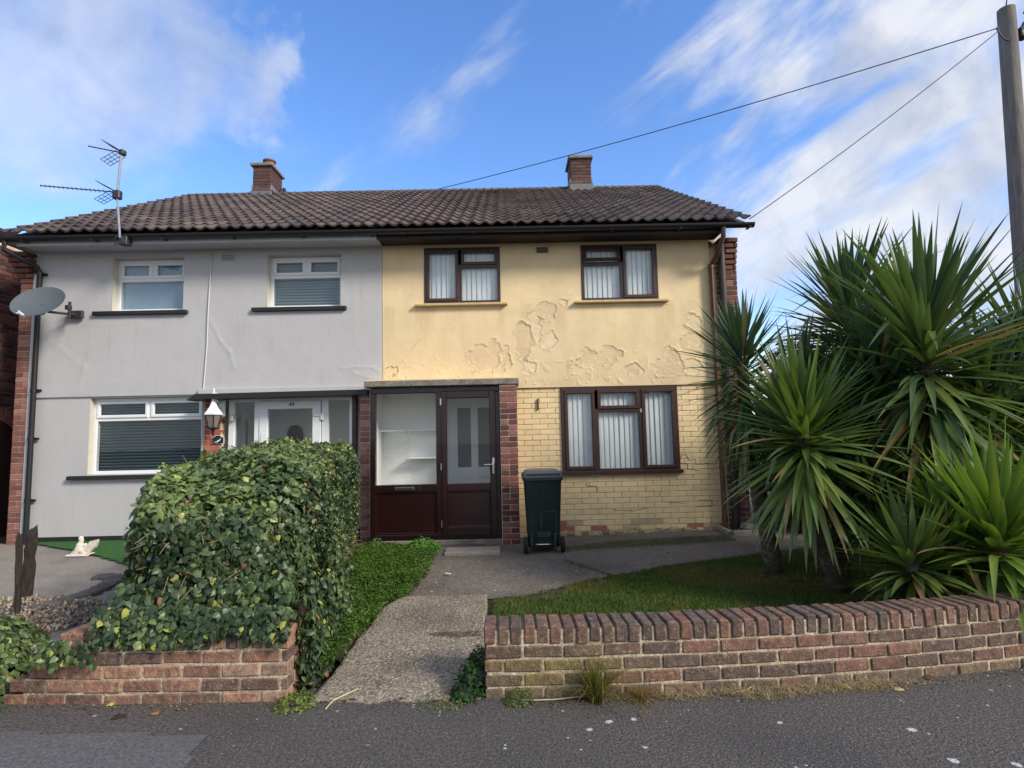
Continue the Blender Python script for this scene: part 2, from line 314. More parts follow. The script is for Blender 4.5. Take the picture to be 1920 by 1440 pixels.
MT = dict(
    brick=mat('brick_faces', rough=.88, tint=True, nz=.5, nscale=26, bump=1.0, bscale=80, bdist=.007, extra=chain(spots(11, .48, .66, S(74, 62, 56), fac=.6), spots(17, .56, .66, S(136, 104, 88), fac=.5), spots(48, .57, .70, S(176, 160, 138), fac=.5))),
    brick_far=mat('house_brick_faces', rough=.88, tint=True, nz=.22, nscale=20, bump=.4, bscale=90, bdist=.004),
    mortar=mat('sand_mortar', S(180, 166, 140), .95, nz=.35, nscale=30, bump=1.0, bscale=60, bdist=.012, extra=chain(spots(5, .48, .66, S(126, 114, 96), fac=.7), spots(13, .58, .66, S(206, 198, 182), fac=.7))),
    mortar_pale=mat('pale_mortar', S(205, 190, 170), .95, nz=.12, nscale=30, bump=.4, bscale=120, bdist=.003),
    ymortar=mat('painted_mortar', S(198, 172, 126), .8, nz=.2, nscale=20, bump=.5, bscale=60, bdist=.004),
    ypaint=mat('yellow_masonry_paint', (1, 1, 1), .72, tint=True, nz=.09, nscale=2.2, bump=.35, bscale=55, bdist=.003,
               extra=chain(spots(2.2, .52, .74, S(198, 168, 120), fac=.30, stretch=(1, 1, .45)), spots(26, .68, .8, S(176, 150, 112), fac=.3))),
    ybrick=mat('yellow_painted_brick', (1, 1, 1), .7, tint=True, nz=.08, nscale=4, bump=.4, bscale=70, bdist=.003, extra=spots(5, .58, .75, S(192, 164, 118), fac=.4)),
    grey=mat('grey_masonry_paint', S(178, 177, 178), .8, nz=.035, nscale=1.6, bump=.3, bscale=120, bdist=.003, extra=chain(spots(1.2, .50, .75, S(160, 160, 162), fac=.4, stretch=(1, 1, .4)), spots(5, .58, .75, S(150, 148, 144), fac=.35, stretch=(2.5, 1, .25)), spots(30, .70, .76, S(130, 128, 124), fac=.5))),
    cream=mat('lit_reveal_cream', S(196, 190, 176), .8, nz=.05, bump=.2, bscale=80),
    concrete=mat('weathered_lintel_concrete', S(128, 122, 112), .92, nz=.35, nscale=14, bump=.6, bscale=60, bdist=.006, extra=spots(30, .58, .66, S(70, 66, 58), fac=.7)),
    slabc=mat('pale_slab_concrete', S(134, 128, 118), .92, nz=.25, nscale=9, bump=.5, bscale=70, bdist=.004),
    tile=mat('concrete_roof_tile', (1, 1, 1), .85, tint=True, nz=.35, nscale=16, bump=.5, bscale=70, bdist=.004,
             extra=chain(spots(5, .5, .75, S(96, 84, 70), fac=.5), spots(30, .66, .72, S(160, 155, 140), fac=.6))),
    white=mat('white_upvc', S(222, 224, 226), .35, nz=.02, nscale=3),
    whitep=mat('white_interior_paint', (.93, .94, .91), .6, nz=.03, nscale=5, bump=.15, bscale=40),
    brown=mat('brown_woodgrain_upvc', S(62, 42, 38), .42, nz=.25, nscale=6, stretch=(6, 6, 1)),
    maroon=mat('rosewood_upvc', S(34, 12, 15), .28, nz=.25, nscale=3, coat=.15),
    maroonp=mat('rosewood_panel', S(36, 12, 16), .25, nz=.2, nscale=3, coat=.2),
    dkwood=mat('dark_fascia_paint', S(38, 27, 25), .6, nz=.3, nscale=9, stretch=(1, 8, 8)),
    pfascia=mat('pale_grey_fascia_paint', S(178, 182, 188), .6, nz=.08, nscale=5),
    black=mat('black_plastic', S(26, 27, 30), .45, nz=.1),
    blackpaint=mat('black_sill_paint', S(30, 30, 33), .5, nz=.2, nscale=20, bump=.2),
    brownpipe=mat('brown_pipe_plastic', S(92, 62, 50), .45, nz=.25, nscale=7),
    dkpipe=mat('dark_soil_pipe', S(52, 38, 33), .5, nz=.25, nscale=7),
    steel=mat('brushed_chrome', S(200, 200, 200), .25, metal=1.0),
    alu=mat('dull_aluminium', S(170, 172, 176), .45, metal=.8, nz=.2),
    dkmetal=mat('dark_aerial_metal', S(62, 62, 68), .5, metal=.4),
    lead=mat('grey_lead_flashing', S(108, 109, 112), .6, nz=.2, nscale=12, bump=.3),
    terracotta=mat('terracotta_pot', S(120, 76, 64), .8, nz=.2, nscale=14),
    blind=mat('pale_blind_fabric', (.88, .91, .92), .8, nz=.04),
    vslat=mat('grey_venetian_slat', S(150, 168, 176), .5),
    vslatd=mat('dark_teal_venetian_slat', S(84, 104, 112), .5),
    curtain=mat('sky_reflection_blind', S(152, 178, 196), .8, nz=.05),  # pale blue stands for the sky reflected in the pane
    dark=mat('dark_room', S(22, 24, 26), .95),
    glass=glassmat('window_glass', col=(.97,.985,.985), base=.0, gain=.5),
    glassp=glassmat('porch_glass', col=(.985,.99,.99), base=.0, gain=.3),
    frost=mat('frosted_glass', S(120, 124, 122), .4, nz=.1, nscale=20),
    bin=mat('dark_green_bin_plastic', S(26, 44, 44), .42, nz=.25, nscale=9, extra=spots(5, .58, .75, S(60, 74, 72), fac=.5), bump=.15, bscale=150, bdist=.002),
    binlid=mat('grey_bin_lid_plastic', S(84, 92, 98), .42, nz=.15, nscale=12, extra=spots(30, .66, .72, S(170, 175, 175), fac=.5)),
    rubber=mat('black_rubber', S(22, 22, 23), .8),
    oldwood=mat('weathered_dark_wood', S(52, 44, 38), .95, nz=.5, nscale=10, bump=1, bscale=20, bdist=.01, stretch=(5, 5, .7)),
    polewood=mat('weathered_pole_wood', S(116, 110, 106), .9, nz=.35, nscale=5, bump=.7, bscale=16, bdist=.01, stretch=(5, 5, .4)),
    trunk=mat('yucca_bark', S(92, 80, 66), .95, nz=.5, nscale=12, bump=1, bscale=26, bdist=.02, stretch=(1, 1, 2.2), extra=spots(9, .56, .68, S(140, 134, 124), fac=.6)),
    twig=mat('hedge_twigs', S(52, 46, 32), .95, nz=.5, nscale=10, bump=1, bscale=26, bdist=.03),
    stone=mat('cast_stone', S(208, 200, 186), .85, nz=.2, nscale=25, bump=.5, bscale=60, extra=spots(14, .55, .7, S(150, 140, 124), fac=.5)),
    leaf=leafmat('ivy_leaf', .40, .18, .4), grass=leafmat('grass_blade', .6, .35, .25), yucca=leafmat('yucca_leaf', .38, .22, .5), dry=leafmat('dry_leaf', .8, .2, .2),
    dish=mat('grey_dish_mesh', S(84, 92, 96), .5, nz=.08, nscale=30),
    doorwood=mat('brown_gate_wood', S(58, 40, 34), .7, nz=.35, nscale=5, stretch=(6, 6, .6)),
    lampglass=mat('lantern_glass', S(120, 112, 104), .2, spec=.6),
    cable=mat('black_cable', S(56, 57, 64), .6),
    greycable=mat('white_painted_cable', S(206, 206, 208), .6),
)
# ------------------------------------------------------------------ ground
FAC = 8.1                                    # facade plane
def yard(x, y):
    k = np.interp(x, [-8, -2.5, -1.5, 0.3, 3, 8], [.085, .075, .02, .02, .08, .10])
    return .085+np.clip((y-4.6)/3.4, 0, 1)*k
def sheet(name, poly, zf, mat_, dz=0.0, res=.12, rag=0.0, thick=.0, seed=3, **k):
    """a ground sheet: a grid clipped to an irregular polygon, following the ground's height"""
    xs = [p[0] for p in poly]; ys = [p[1] for p in poly]
    gx = np.arange(min(xs), max(xs)+res, res); gy = np.arange(min(ys), max(ys)+res, res)
    X, Y = np.meshgrid(gx, gy, indexing='ij')
    def inside(px, py):
        c = np.zeros(px.shape, bool); n = len(poly)
        for i in range(n):
            x1, y1 = poly[i]; x2, y2 = poly[(i+1) % n]
            if y1 == y2: continue
            c ^= ((y1 > py) != (y2 > py)) & (px < (x2-x1)*(py-y1)/(y2-y1)+x1)
        return c
    cx_ = (X[:-1, :-1]+X[1:, 1:])/2; cy_ = (Y[:-1, :-1]+Y[1:, 1:])/2
    rx = (fbm(cx_*5, cy_*5, seed)-.47)*rag*2; ry = (fbm(cx_*5+9, cy_*5, seed+5)-.47)*rag*2
    keep = inside(cx_+rx, cy_+ry)
    nx, ny = X.shape
    V = np.stack([X.ravel(), Y.ravel(), (zf(X, Y)+dz).ravel()], 1)
    I = np.arange(nx*ny).reshape(nx, ny)
    F = np.stack([I[:-1, :-1][keep], I[1:, :-1][keep], I[1:, 1:][keep], I[:-1, 1:][keep]], 1)
    used = np.unique(F); mp_ = -np.ones(len(V), int); mp_[used] = np.arange(len(used))
    V = V[used]; F = mp_[F]
    return bulk(name, V, F, np.ones((len(F), 3)), mat_, smooth=True, **k)

asphalt = mat('pavement_asphalt', S(84, 79, 76), .9, nz=.7, nscale=52, bump=1.0, bscale=75, bdist=.012,
              extra=chain(spots(1.1, .48, .72, S(60, 57, 56), fac=.7), spots(85, .57, .66, S(136, 130, 122), fac=.8), spots(.5, .45, .7, S(70, 66, 62), fac=.5),
                          spots(8.0, .39, .34, S(200, 198, 192), fac=.85, typ='voronoi'), spots(19, .36, .31, S(190, 188, 182), fac=.8, typ='voronoi'), spots(34, .30, .25, S(190, 188, 182), fac=.8, typ='voronoi')))
patchm = mat('smooth_asphalt_patch', S(96, 93, 93), .9, nz=.5, nscale=60, bump=.8, bscale=90, bdist=.008, extra=chain(spots(2, .5, .75, S(80, 78, 78), fac=.6), spots(160, .64, .70, S(150, 147, 142), fac=.5)))
soil = mat('dark_garden_soil', S(62, 52, 40), .95, nz=.5, nscale=12, bump=1, bscale=25, bdist=.03, extra=spots(4, .5, .62, S(52, 62, 30), fac=.7))
rampm = mat('exposed_pebble_concrete', S(140, 129, 112), .92, nz=.65, nscale=42, bump=1.0, bscale=55, bdist=.02,
            extra=chain(spots(2.1, .46, .66, S(78, 70, 60), fac=.65), spots(60, .56, .64, S(192, 182, 162), fac=.85), spots(48, .60, .68, S(66, 58, 50), fac=.7), spots(26, .36, .28, S(214, 205, 190), fac=.9, typ='voronoi'), spots(6, .66, .74, S(62, 74, 36), fac=.5)))
courtm = mat('forecourt_concrete', S(116, 107, 97), .92, nz=.55, nscale=34, bump=1.0, bscale=50, bdist=.015,
             extra=chain(spots(.9, .46, .66, S(76, 68, 64), fac=.8), spots(2.6, .56, .70, S(128, 120, 108), fac=.55), spots(55, .58, .68, S(164, 156, 142), fac=.7), spots(5, .62, .72, S(56, 66, 34), fac=.55), spots(12, .34, .29, S(215, 210, 200), fac=.8, typ='voronoi')))
npath = mat('neighbour_path_concrete', S(136, 130, 122), .92, nz=.3, nscale=40, bump=.7, bscale=90, bdist=.006, extra=chain(spots(1.4, .48, .7, S(96, 92, 88), fac=.7), spots(90, .64, .7, S(170, 165, 158), fac=.5)))
turfm = mat('artificial_turf', S(48, 104, 34), .9, nz=.35, nscale=60, bump=1, bscale=220, bdist=.02)

mb = MB(); mb.add([(-300, -120, -.03), (300, -120, -.03), (300, 500, -.03), (-300, 500, -.03)], [(0, 1, 2, 3)])
mb.build('ground', soil, kind='structure')
mb = MB(); mb.add([(-40, -30, 0), (40, -30, 0), (40, 3.72, 0), (-40, 3.72, 0)], [(0, 1, 2, 3)])
mb.build('pavement', asphalt, kind='structure')
sheet('pavement_patch', [(-6, 1.9), (-1.9, 1.9), (-1.57, 2.84), (-1.60, 3.14), (-2.8, 3.22), (-6, 3.3)], lambda x, y: x*0, patchm, dz=.004, res=.04, rag=.03, kind='structure')
sheet('garden_soil', [(-12, 3.60), (-1.30, 3.60), (-1.26, 3.9), (-.16, 4.1), (-.16, 3.62), (1.6, 3.66), (3.2, 3.78), (12, 4.4), (12, 30), (-12, 30)], lambda x, y: yard(x, y)-.035*(y < 4.2)-.07*((y < 5.15) & (x > -1.15) & (x < -.1)), soil, res=.2, rag=0, kind='structure')
# the sloping path from the pavement up to the forecourt: a thick concrete slab with worn edges
def ramp_z(x, y): return np.interp(y, [3.40, 3.6, 4.1, 4.55, 5.15, 5.3], [.004, .03, .075, .10, .135, .14])
ramp_poly = [(-1.20, 3.47), (-.18, 3.44), (-.22, 5.17), (-.98, 5.17), (-1.12, 4.9), (-1.13, 4.2)]
def ramp():
    res = .03; gx = np.arange(-1.28, -.12, res); gy = np.arange(3.40, 5.22, res)
    X, Y = np.meshgrid(gx, gy, indexing='ij')
    lx = np.interp(Y, [3.4, 4.0, 4.9, 5.2], [-1.20, -1.13, -1.09, -.96])+(fbm(Y*6, Y*0, 5)-.5)*.05
    rx = np.interp(Y, [3.4, 5.2], [-.185, -.22])+(fbm(Y*7, Y*0+3, 8)-.5)*.02
    y0 = 3.455+(fbm(X*6, X*0, 9)-.5)*.06
    X2 = lx+(rx-lx)*(X-X[0, 0])/(X[-1, 0]-X[0, 0])
    Y2 = np.maximum(Y, y0)
    Z = ramp_z(X2, Y2)+(fbm(X2*9, Y2*9, 4)-.5)*.012
    sunk = ((Y2 < 4.50) & (X2 > -.55+.1*np.sin(Y2*9)))
    Z = Z-.004*sunk
    nx, ny = X.shape
    V = np.stack([X2.ravel(), Y2.ravel(), Z.ravel()], 1); I = np.arange(nx*ny).reshape(nx, ny)
    F = [np.stack([I[:-1, :-1].ravel(), I[1:, :-1].ravel(), I[1:, 1:].ravel(), I[:-1, 1:].ravel()], 1)]
    loop = list(I[:, 0])+list(I[-1, 1:])+list(I[-2::-1, -1])+list(I[0, -2:0:-1])
    B = V[loop].copy(); B[:, 2] = -.02; b0 = len(V); V = np.vstack([V, B]); n = len(loop)
    F.append(np.array([(loop[i], b0+i, b0+(i+1) % n, loop[(i+1) % n]) for i in range(n)]))
    F = np.vstack(F)
    return bulk('path', V, F, np.ones((len(F), 3)), rampm, smooth=False, kind='structure')
ramp()
sheet('forecourt', [(-.97, 5.17), (-.21, 5.17), (.1, 5.22), (.72, 5.70), (1.63, 6.17), (3.17, 6.70), (4.6, 7.1), (6.0, 7.6), (6.0, 14), (3.4, 14), (3.4, 8.1), (-1.0, 8.1), (-.96, 7.45), (-.90, 6.2)],
      lambda x, y: yard(x, y), courtm, dz=.008, res=.03, rag=.07, kind='structure')
sheet('neighbour_path', [(-9, 3.9), (-5.2, 3.95), (-3.9, 4.0), (-3.0, 4.2), (-2.2, 5), (-2.1, 8.1), (-3.9, 8.1), (-4.0, 7.15), (-4.9, 7.3), (-6.0, 7.9), (-6.7, 8.1), (-8, 8.3), (-8, 15), (-9, 15)],
      lambda x, y: yard(x, y), npath, dz=.012, res=.05, rag=.02, kind='structure')
sheet('artificial_lawn', [(-6.6, 8.08), (-6.16, 7.78), (-5.6, 7.48), (-5.13, 7.2), (-4.36, 6.66), (-3.6, 6.3), (-3.0, 6.3), (-3.0, 8.08)], lambda x, y: yard(x, y), turfm, dz=.035, res=.05, rag=.015, kind='structure')

# ------------------------------------------------------------------ bricks
def pal(cols, jit=.10):
    c = S(*random.choice(cols)); j = 1+random.uniform(-jit, jit); return tuple(v*j for v in c)
RED = [(112, 68, 62), (126, 78, 70), (94, 60, 56), (134, 92, 82), (84, 56, 53)]
ORANGE = [(144, 98, 86), (134, 88, 78), (124, 82, 73), (150, 108, 95), (110, 74, 67)]
PURP = [(108, 81, 69), (116, 84, 70), (98, 78, 67), (122, 88, 73), (96, 79, 70), (106, 84, 72), (88, 74, 67)]
PINK = [(144, 108, 90), (130, 94, 79), (156, 116, 96), (116, 90, 76), (104, 81, 71), (152, 124, 104)]
def brick_panel(mb, o, u, n, L, z0, z1, holes=(), cols=RED, pitch=.225, course=.075, depth=.1, proud=.004, jo=.010, bev=.003, jit=.0015, tint=None, bend=None, header=None, start=0.0, zc=None):
    """running-bond bricks on the plane through o, along u, facing n; holes are (u0,u1,z0,z1)"""
    o = Vector(o); u = Vector(u); n = Vector(n); up = Vector((0, 0, 1)); k = 0; z = z0
    while z < z1-.02:
        h = min(course, z1-z); off = (k % 2)*pitch/2+start
        segs = [(0.0, L)]
        for (a, b, c, d) in holes:
            if z+h/2 > c and z+h/2 < d:
                ns = []
                for s0, s1 in segs:
                    if b <= s0 or a >= s1: ns.append((s0, s1)); continue
                    if a > s0: ns.append((s0, a))
                    if b < s1: ns.append((b, s1))
                segs = ns
        for s0, s1 in segs:
            i0 = math.floor((s0-off)/pitch)
            i = i0
            while off+i*pitch < s1:
                a = max(off+i*pitch, s0); b = min(off+(i+1)*pitch, s1); i += 1
                if b-a < .03: continue
                parts = [(a, b)]
                if header and random.random() < header and b-a > .2: parts = [(a, (a+b)/2), ((a+b)/2, b)]
                for a2, b2 in parts:
                    w = b2-a2-jo; pr = proud+random.uniform(-1, 1)*jit
                    c = o+u*((a2+b2)/2)+up*(z+h/2)-n*(depth/2-pr)
                    t = tint(c) if tint else pal(cols)
                    r = random.uniform(-1, 1)*.004
                    uu = (u+up*r).normalized()
                    mb.obox(c, uu, n, up, w/2, depth/2, (h-jo)/2, bev, t, jit=.0012)
        z += course; k += 1
def slab(mb, x0, x1, z0, z1, yf, yb, holes=(), tint=(1, 1, 1)):
    """a wall slab with rectangular openings, reveals included"""
    xs = sorted(set([x0, x1]+[h[0] for h in holes]+[h[1] for h in holes])); zs = sorted(set([z0, z1]+[h[2] for h in holes]+[h[3] for h in holes]))
    xs = [x for x in xs if x0-1e-6 <= x <= x1+1e-6]; zs = [z for z in zs if z0-1e-6 <= z <= z1+1e-6]
    def solid(i, j):
        if i < 0 or j < 0 or i >= len(xs)-1 or j >= len(zs)-1: return False
        cx_, cz_ = (xs[i]+xs[i+1])/2, (zs[j]+zs[j+1])/2
        return not any(h[0] < cx_ < h[1] and h[2] < cz_ < h[3] for h in holes)
    for i in range(len(xs)-1):
        for j in range(len(zs)-1):
            if not solid(i, j): continue
            a, b, c, d = xs[i], xs[i+1], zs[j], zs[j+1]
            mb.add([(a, yf, c), (b, yf, c), (b, yf, d), (a, yf, d)], [(0, 1, 2, 3)], tint)
            mb.add([(a, yb, c), (b, yb, c), (b, yb, d), (a, yb, d)], [(3, 2, 1, 0)], tint)
            for (di, dj, q) in ((-1, 0, [(a, yf, c), (a, yf, d), (a, yb, d), (a, yb, c)]), (1, 0, [(b, yf, c), (b, yb, c), (b, yb, d), (b, yf, d)]),
                                (0, -1, [(a, yf, c), (a, yb, c), (b, yb, c), (b, yf, c)]), (0, 1, [(a, yf, d), (b, yf, d), (b, yb, d), (a, yb, d)])):
                if not solid(i+di, j+dj): mb.add(q, [(0, 1, 2, 3)], tint)

# ------------------------------------------------------------------ house dimensions
XL, XP, XY, XR = -6.76, -1.785, 2.96, 3.34
ZB, ZS = 2.205, 4.30                                   # first-floor drip edge, soffit
W1 = (-5.66, -4.64, 3.42, 4.20); W2 = (-3.44, -2.38, 3.43, 4.20); W3 = (-5.92, -4.34, 1.10, 2.18)
Y1 = (-1.18, -.08, 3.43, 4.26); Y2 = (1.09, 2.20, 3.43, 4.26); Y3 = (.745, 2.40, .98, 2.19)
YARD0 = .04
grey = thing('grey_house', 'light grey painted half of the semi-detached pair, white windows, black sills and number 49 door', 'house', (-4.3, FAC, .2))
yel = thing('yellow_house', 'pale yellow half of the semi-detached pair with peeling paint, brown windows and dark maroon porch', 'house', (.6, FAC, .15))

# ---- grey walls
GP = (-4.12, -1.97, -.5, ZB-.02)                           # the grey entrance opening
def render_wall():
    """painted render with the soft bulges and old repair ridges of the real wall"""
    res = .0125; xs = np.linspace(XL, XP, int((XP-XL)/res)+1); zs = np.linspace(ZB, ZS+.02, int((ZS-ZB)/res)+1)
    for w in (W1, W2):
        for v in (w[0], w[1]): xs[np.argmin(abs(xs-v))] = v
        for v in (w[2], w[3]): zs[np.argmin(abs(zs-v))] = v
    X, Z = np.meshgrid(xs, zs, indexing='ij'); D = (fbm(X*.8, Z*1.2, 3)-.47)*.016+(fbm(X*3, Z*3, 9)-.47)*.005+(fbm(X*22, Z*22, 15)-.47)*.0016
    for ln, hgt, wd in (([(396, 600), (415, 640), (432, 660), (440, 690)], .007, .03), ([(640, 692), (670, 688), (700, 690), (716, 698)], .006, .02), ([(664, 700), (690, 708), (716, 712)], .005, .02), ([(660, 480), (668, 640)], .003, .05), ([(100, 640), (160, 690), (150, 730)], .004, .05)):
        pts = [at(a_, b_, FAC) for a_, b_ in ln]
        for a_, b_ in zip(pts[:-1], pts[1:]):
            dx, dz = b_.x-a_.x, b_.z-a_.z; t = np.clip(((X-a_.x)*dx+(Z-a_.z)*dz)/(dx*dx+dz*dz), 0, 1); dd = np.sqrt((X-a_.x-t*dx)**2+(Z-a_.z-t*dz)**2); D += np.exp(-(dd/wd)**2)*hgt*.55
    e = np.minimum(np.minimum(X-XL, XP-X), np.minimum(Z-ZB, ZS+.02-Z))
    for w in (W1, W2): e = np.minimum(e, np.abs(np.maximum(np.maximum(w[0]-X, X-w[1]), np.maximum(w[2]-Z, Z-w[3]))))
    D *= np.clip(e/.05, 0, 1); cxm = (X[:-1, :-1]+X[1:, 1:])/2; czm = (Z[:-1, :-1]+Z[1:, 1:])/2; keep = np.ones(cxm.shape, bool)
    for w in (W1, W2): keep &= ~((cxm > w[0]) & (cxm < w[1]) & (czm > w[2]) & (czm < w[3]))
    I = np.arange(X.size).reshape(X.shape); F = np.stack([I[:-1, :-1][keep], I[1:, :-1][keep], I[1:, 1:][keep], I[:-1, 1:][keep]], 1)
    bulk('upper_wall', np.stack([X.ravel(), (8.075-D).ravel(), Z.ravel()], 1), F, np.ones((len(F), 3)), MT['grey'], parent=grey, smooth=True)
render_wall()
mb = MB(); slab(mb, XL, XP, ZB, ZS+.02, 8.083, 8.33, [W1, W2]); mb.box(XL, XP, 8.0745, 8.10, ZB-.003, ZB-.0005); mb.build('inner_wall', MT['grey'], grey)
mb = MB(); slab(mb, XL, -4.30, .262, ZB, 8.10, 8.33, [W3]); mb.build('lower_wall', MT['grey'], grey)
mb = MB(); mb.box(XL, -4.30, 8.095, 8.33, -.02, .260); mb.build('plinth', MT['blackpaint'], grey)
# right-facing reveals coloured lighter cream, the light from the right painted in
for w in (W1, W2, W3):
    mb = MB(); mb.box(w[0]-.001, w[0]+.004, 8.08 if w is not W3 else 8.104, 8.20, w[2]+.01, w[3]-.003); mb.build('window_reveal', MT['cream'], grey)
mb = MB(); mb.tube([at(x, y, 8.06) for x, y in ((397, 470), (394, 520), (390, 590), (388, 650), (384, 700), (381, 735), (379, 760), (378, 800), (378, 870))], .008, 6)
mb.build('cable', MT['greycable'], grey, True)

# ---- yellow upper wall: real relief of the peeling paint
def peel_wall():
    res = .01
    x0, x1, z0, z1 = -1.78, 2.96, 2.21, 4.31
    nx = int(round((x1-x0)/res))+1; nz_ = int(round((z1-z0)/res))+1
    gx = np.linspace(x0, x1, nx); gz = np.linspace(z0, z1, nz_)
    X, Z = np.meshgrid(gx, gz, indexing='ij')
    D = (fbm(X*1.1, Z*1.1, 2)-.47)*.012+(fbm(X*14, Z*14, 3)-.47)*.0025
    base = np.array(S(222, 199, 157)); C = np.ones(X.shape+(3,))*base
    C *= (1+(fbm(X*.9, Z*.9, 31)-.47)*.16)[..., None]
    st = np.clip(fbm(X*11, Z*.9, 57)*1.9-.75, 0, 1)*np.exp(-((Z-3.38)/.5)**2)*(Z < 3.42)+np.clip(fbm(X*6, Z*5, 58)*2-.8, 0, 1)*np.exp(-((Z-2.21)/.22)**2)*1.1
    C *= (1-np.clip(st, 0, 1)[..., None]*np.array([.16, .2, .26]))
    wx = (fbm(X*8, Z*8, 12, 6)-.47); wz = (fbm(X*8+50, Z*8, 19, 6)-.47)
    peach = np.array(S(206, 182, 146)); pale = np.array(S(222, 204, 168)); raw = np.array(S(146, 138, 122))
    P = [(902, 672, 30, 26, 0), (925, 662, 16, 26, 0), (1022, 581, 24, 15, 0), (1005, 610, 11, 26, 1), (983, 640, 13, 36, 0), (990, 690, 15, 15, 1), (1120, 675, 42, 17, 0), (1148, 660, 20, 14, 0),
         (1255, 680, 24, 30, 0), (1299, 690, 17, 17, 1), (1293, 640, 23, 16, 0), (1300, 608, 16, 12, 1), (737, 697, 12, 9, 2), (950, 672, 6, 18, 0), (1190, 690, 14, 12, 0), (1060, 560, 8, 5, 1), (912, 690, 12, 8, 1), (1030, 640, 9, 14, 1)]
    dm = np.full(X.shape, 9.0); kind = np.zeros(X.shape, int)
    for (px, py, rx, ry, kd) in P:
        c = at(px, py, FAC); a = rx/131; b = ry/131
        d = np.sqrt(((X-c.x+wx*.24)/a)**2+((Z-c.z+wz*.24)/b)**2)
        d = (d-1)*min(a, b)                                 # signed metres from the torn edge
        kind = np.where(d < dm, kd, kind); dm = np.minimum(dm, d)
    ins = np.clip(-dm/.006, 0, 1)
    lip = np.exp(-((dm-.010)/.010)**2)
    flap = np.clip(fbm(X*9, Z*9, 77)*2-.5, 0, 1)            # the paint curls only here and there
    D -= ins*.005; D += lip*.0075*flap*(1-ins)
    D += ins*(fbm(X*30, Z*30, 5)-.47)*.006
    tone = np.where((kind == 1)[..., None], pale, np.where((kind == 2)[..., None], raw, peach))
    amt = ins[..., None]*(.34+.5*np.clip(fbm(X*5, Z*5, 66)*2.4-.7, 0, 1))[..., None]
    C = C*(1-amt)+tone*amt
    D -= (kind == 2)*ins*.02*fbm(X*25, Z*25, 44)
    line = np.exp(-(dm/.005)**2)*(.35+.5*flap); C *= (1-.62*line)[..., None]
    # cracks and small blisters
    CR_ = [[(1228, 567), (1242, 572), (1262, 573), (1277, 583), (1300, 590), (1318, 600)], [(1232, 550), (1247, 560), (1244, 568)],
           [(787, 590), (792, 620), (790, 635), (777, 650), (762, 665), (752, 680), (745, 695)], [(985, 585), (1000, 600), (1008, 600), (1003, 640), (990, 670), (978, 705)],
           [(1040, 600), (1062, 578), (1078, 572)], [(905, 700), (925, 697), (950, 690)], [(1085, 655), (1100, 665), (1120, 664), (1140, 655), (1150, 652)], [(1150, 652), (1165, 668), (1172, 685)],
           [(1262, 655), (1285, 690), (1290, 705)], [(1105, 700), (1118, 690), (1120, 712)], [(1150, 700), (1160, 712)], [(755, 690), (770, 688), (785, 700)]]
    for ln in CR_:
        pts = [at(px, py, FAC) for px, py in ln]
        for a, b in zip(pts[:-1], pts[1:]):
            ax_, az_ = a.x, a.z; dx, dz = b.x-a.x, b.z-a.z; ll = dx*dx+dz*dz+1e-9
            Xw = X+wx*.05; Zw = Z+wz*.05
            t = np.clip(((Xw-ax_)*dx+(Zw-az_)*dz)/ll, 0, 1)
            dd = np.sqrt((Xw-ax_-t*dx)**2+(Zw-az_-t*dz)**2)
            w = np.exp(-(dd/.005)**2); D -= w*.005*flap; D += np.exp(-((dd-.012)/.007)**2)*.0025*flap; C *= (1-.22*w*(.3+flap))[..., None]
    bl = np.clip((fbm(X*16, Z*16, 91)-.62)*9, 0, 1)*np.clip((2.85-Z)/.5, 0, 1); D += bl*.006
    # fade the relief to nothing at every edge and opening
    e = np.minimum(np.minimum(X-x0, x1-X), np.minimum(Z-z0, z1-Z))
    for w in (Y1, Y2):
        ex = np.maximum(np.maximum(w[0]-X, X-w[1]), np.maximum(w[2]-Z, Z-w[3])); e = np.minimum(e, np.abs(ex))
    D *= np.clip(e/.02, 0, 1)
    Yv = 8.075-D
    cxm = (X[:-1, :-1]+X[1:, 1:])/2; czm = (Z[:-1, :-1]+Z[1:, 1:])/2; keep = np.ones(cxm.shape, bool)
    for w in (Y1, Y2): keep &= ~((cxm > w[0]) & (cxm < w[1]) & (czm > w[2]) & (czm < w[3]))
    V = np.stack([X.ravel(), Yv.ravel(), Z.ravel()], 1); I = np.arange(nx*nz_).reshape(nx, nz_)
    F = np.stack([I[:-1, :-1][keep], I[1:, :-1][keep], I[1:, 1:][keep], I[:-1, 1:][keep]], 1)
    Cf = ((C[:-1, :-1]+C[1:, 1:])/2)[keep]
    return bulk('upper_wall', V, F, Cf, MT['ypaint'], parent=yel, smooth=True)
peel_wall()
YT = S(223, 199, 155)
mb = MB(); slab(mb, -1.78, 2.96, 2.21, 4.31, 8.083, 8.33, [Y1, Y2], YT); mb.build('inner_wall', MT['ypaint'], yel)
# bottom face of the upper wall and its drip edge
mb = MB(); mb.box(-1.78, 2.96, 8.0745, 8.10, 2.195, 2.2095, YT, .002); mb.build('drip_edge', MT['ypaint'], yel)

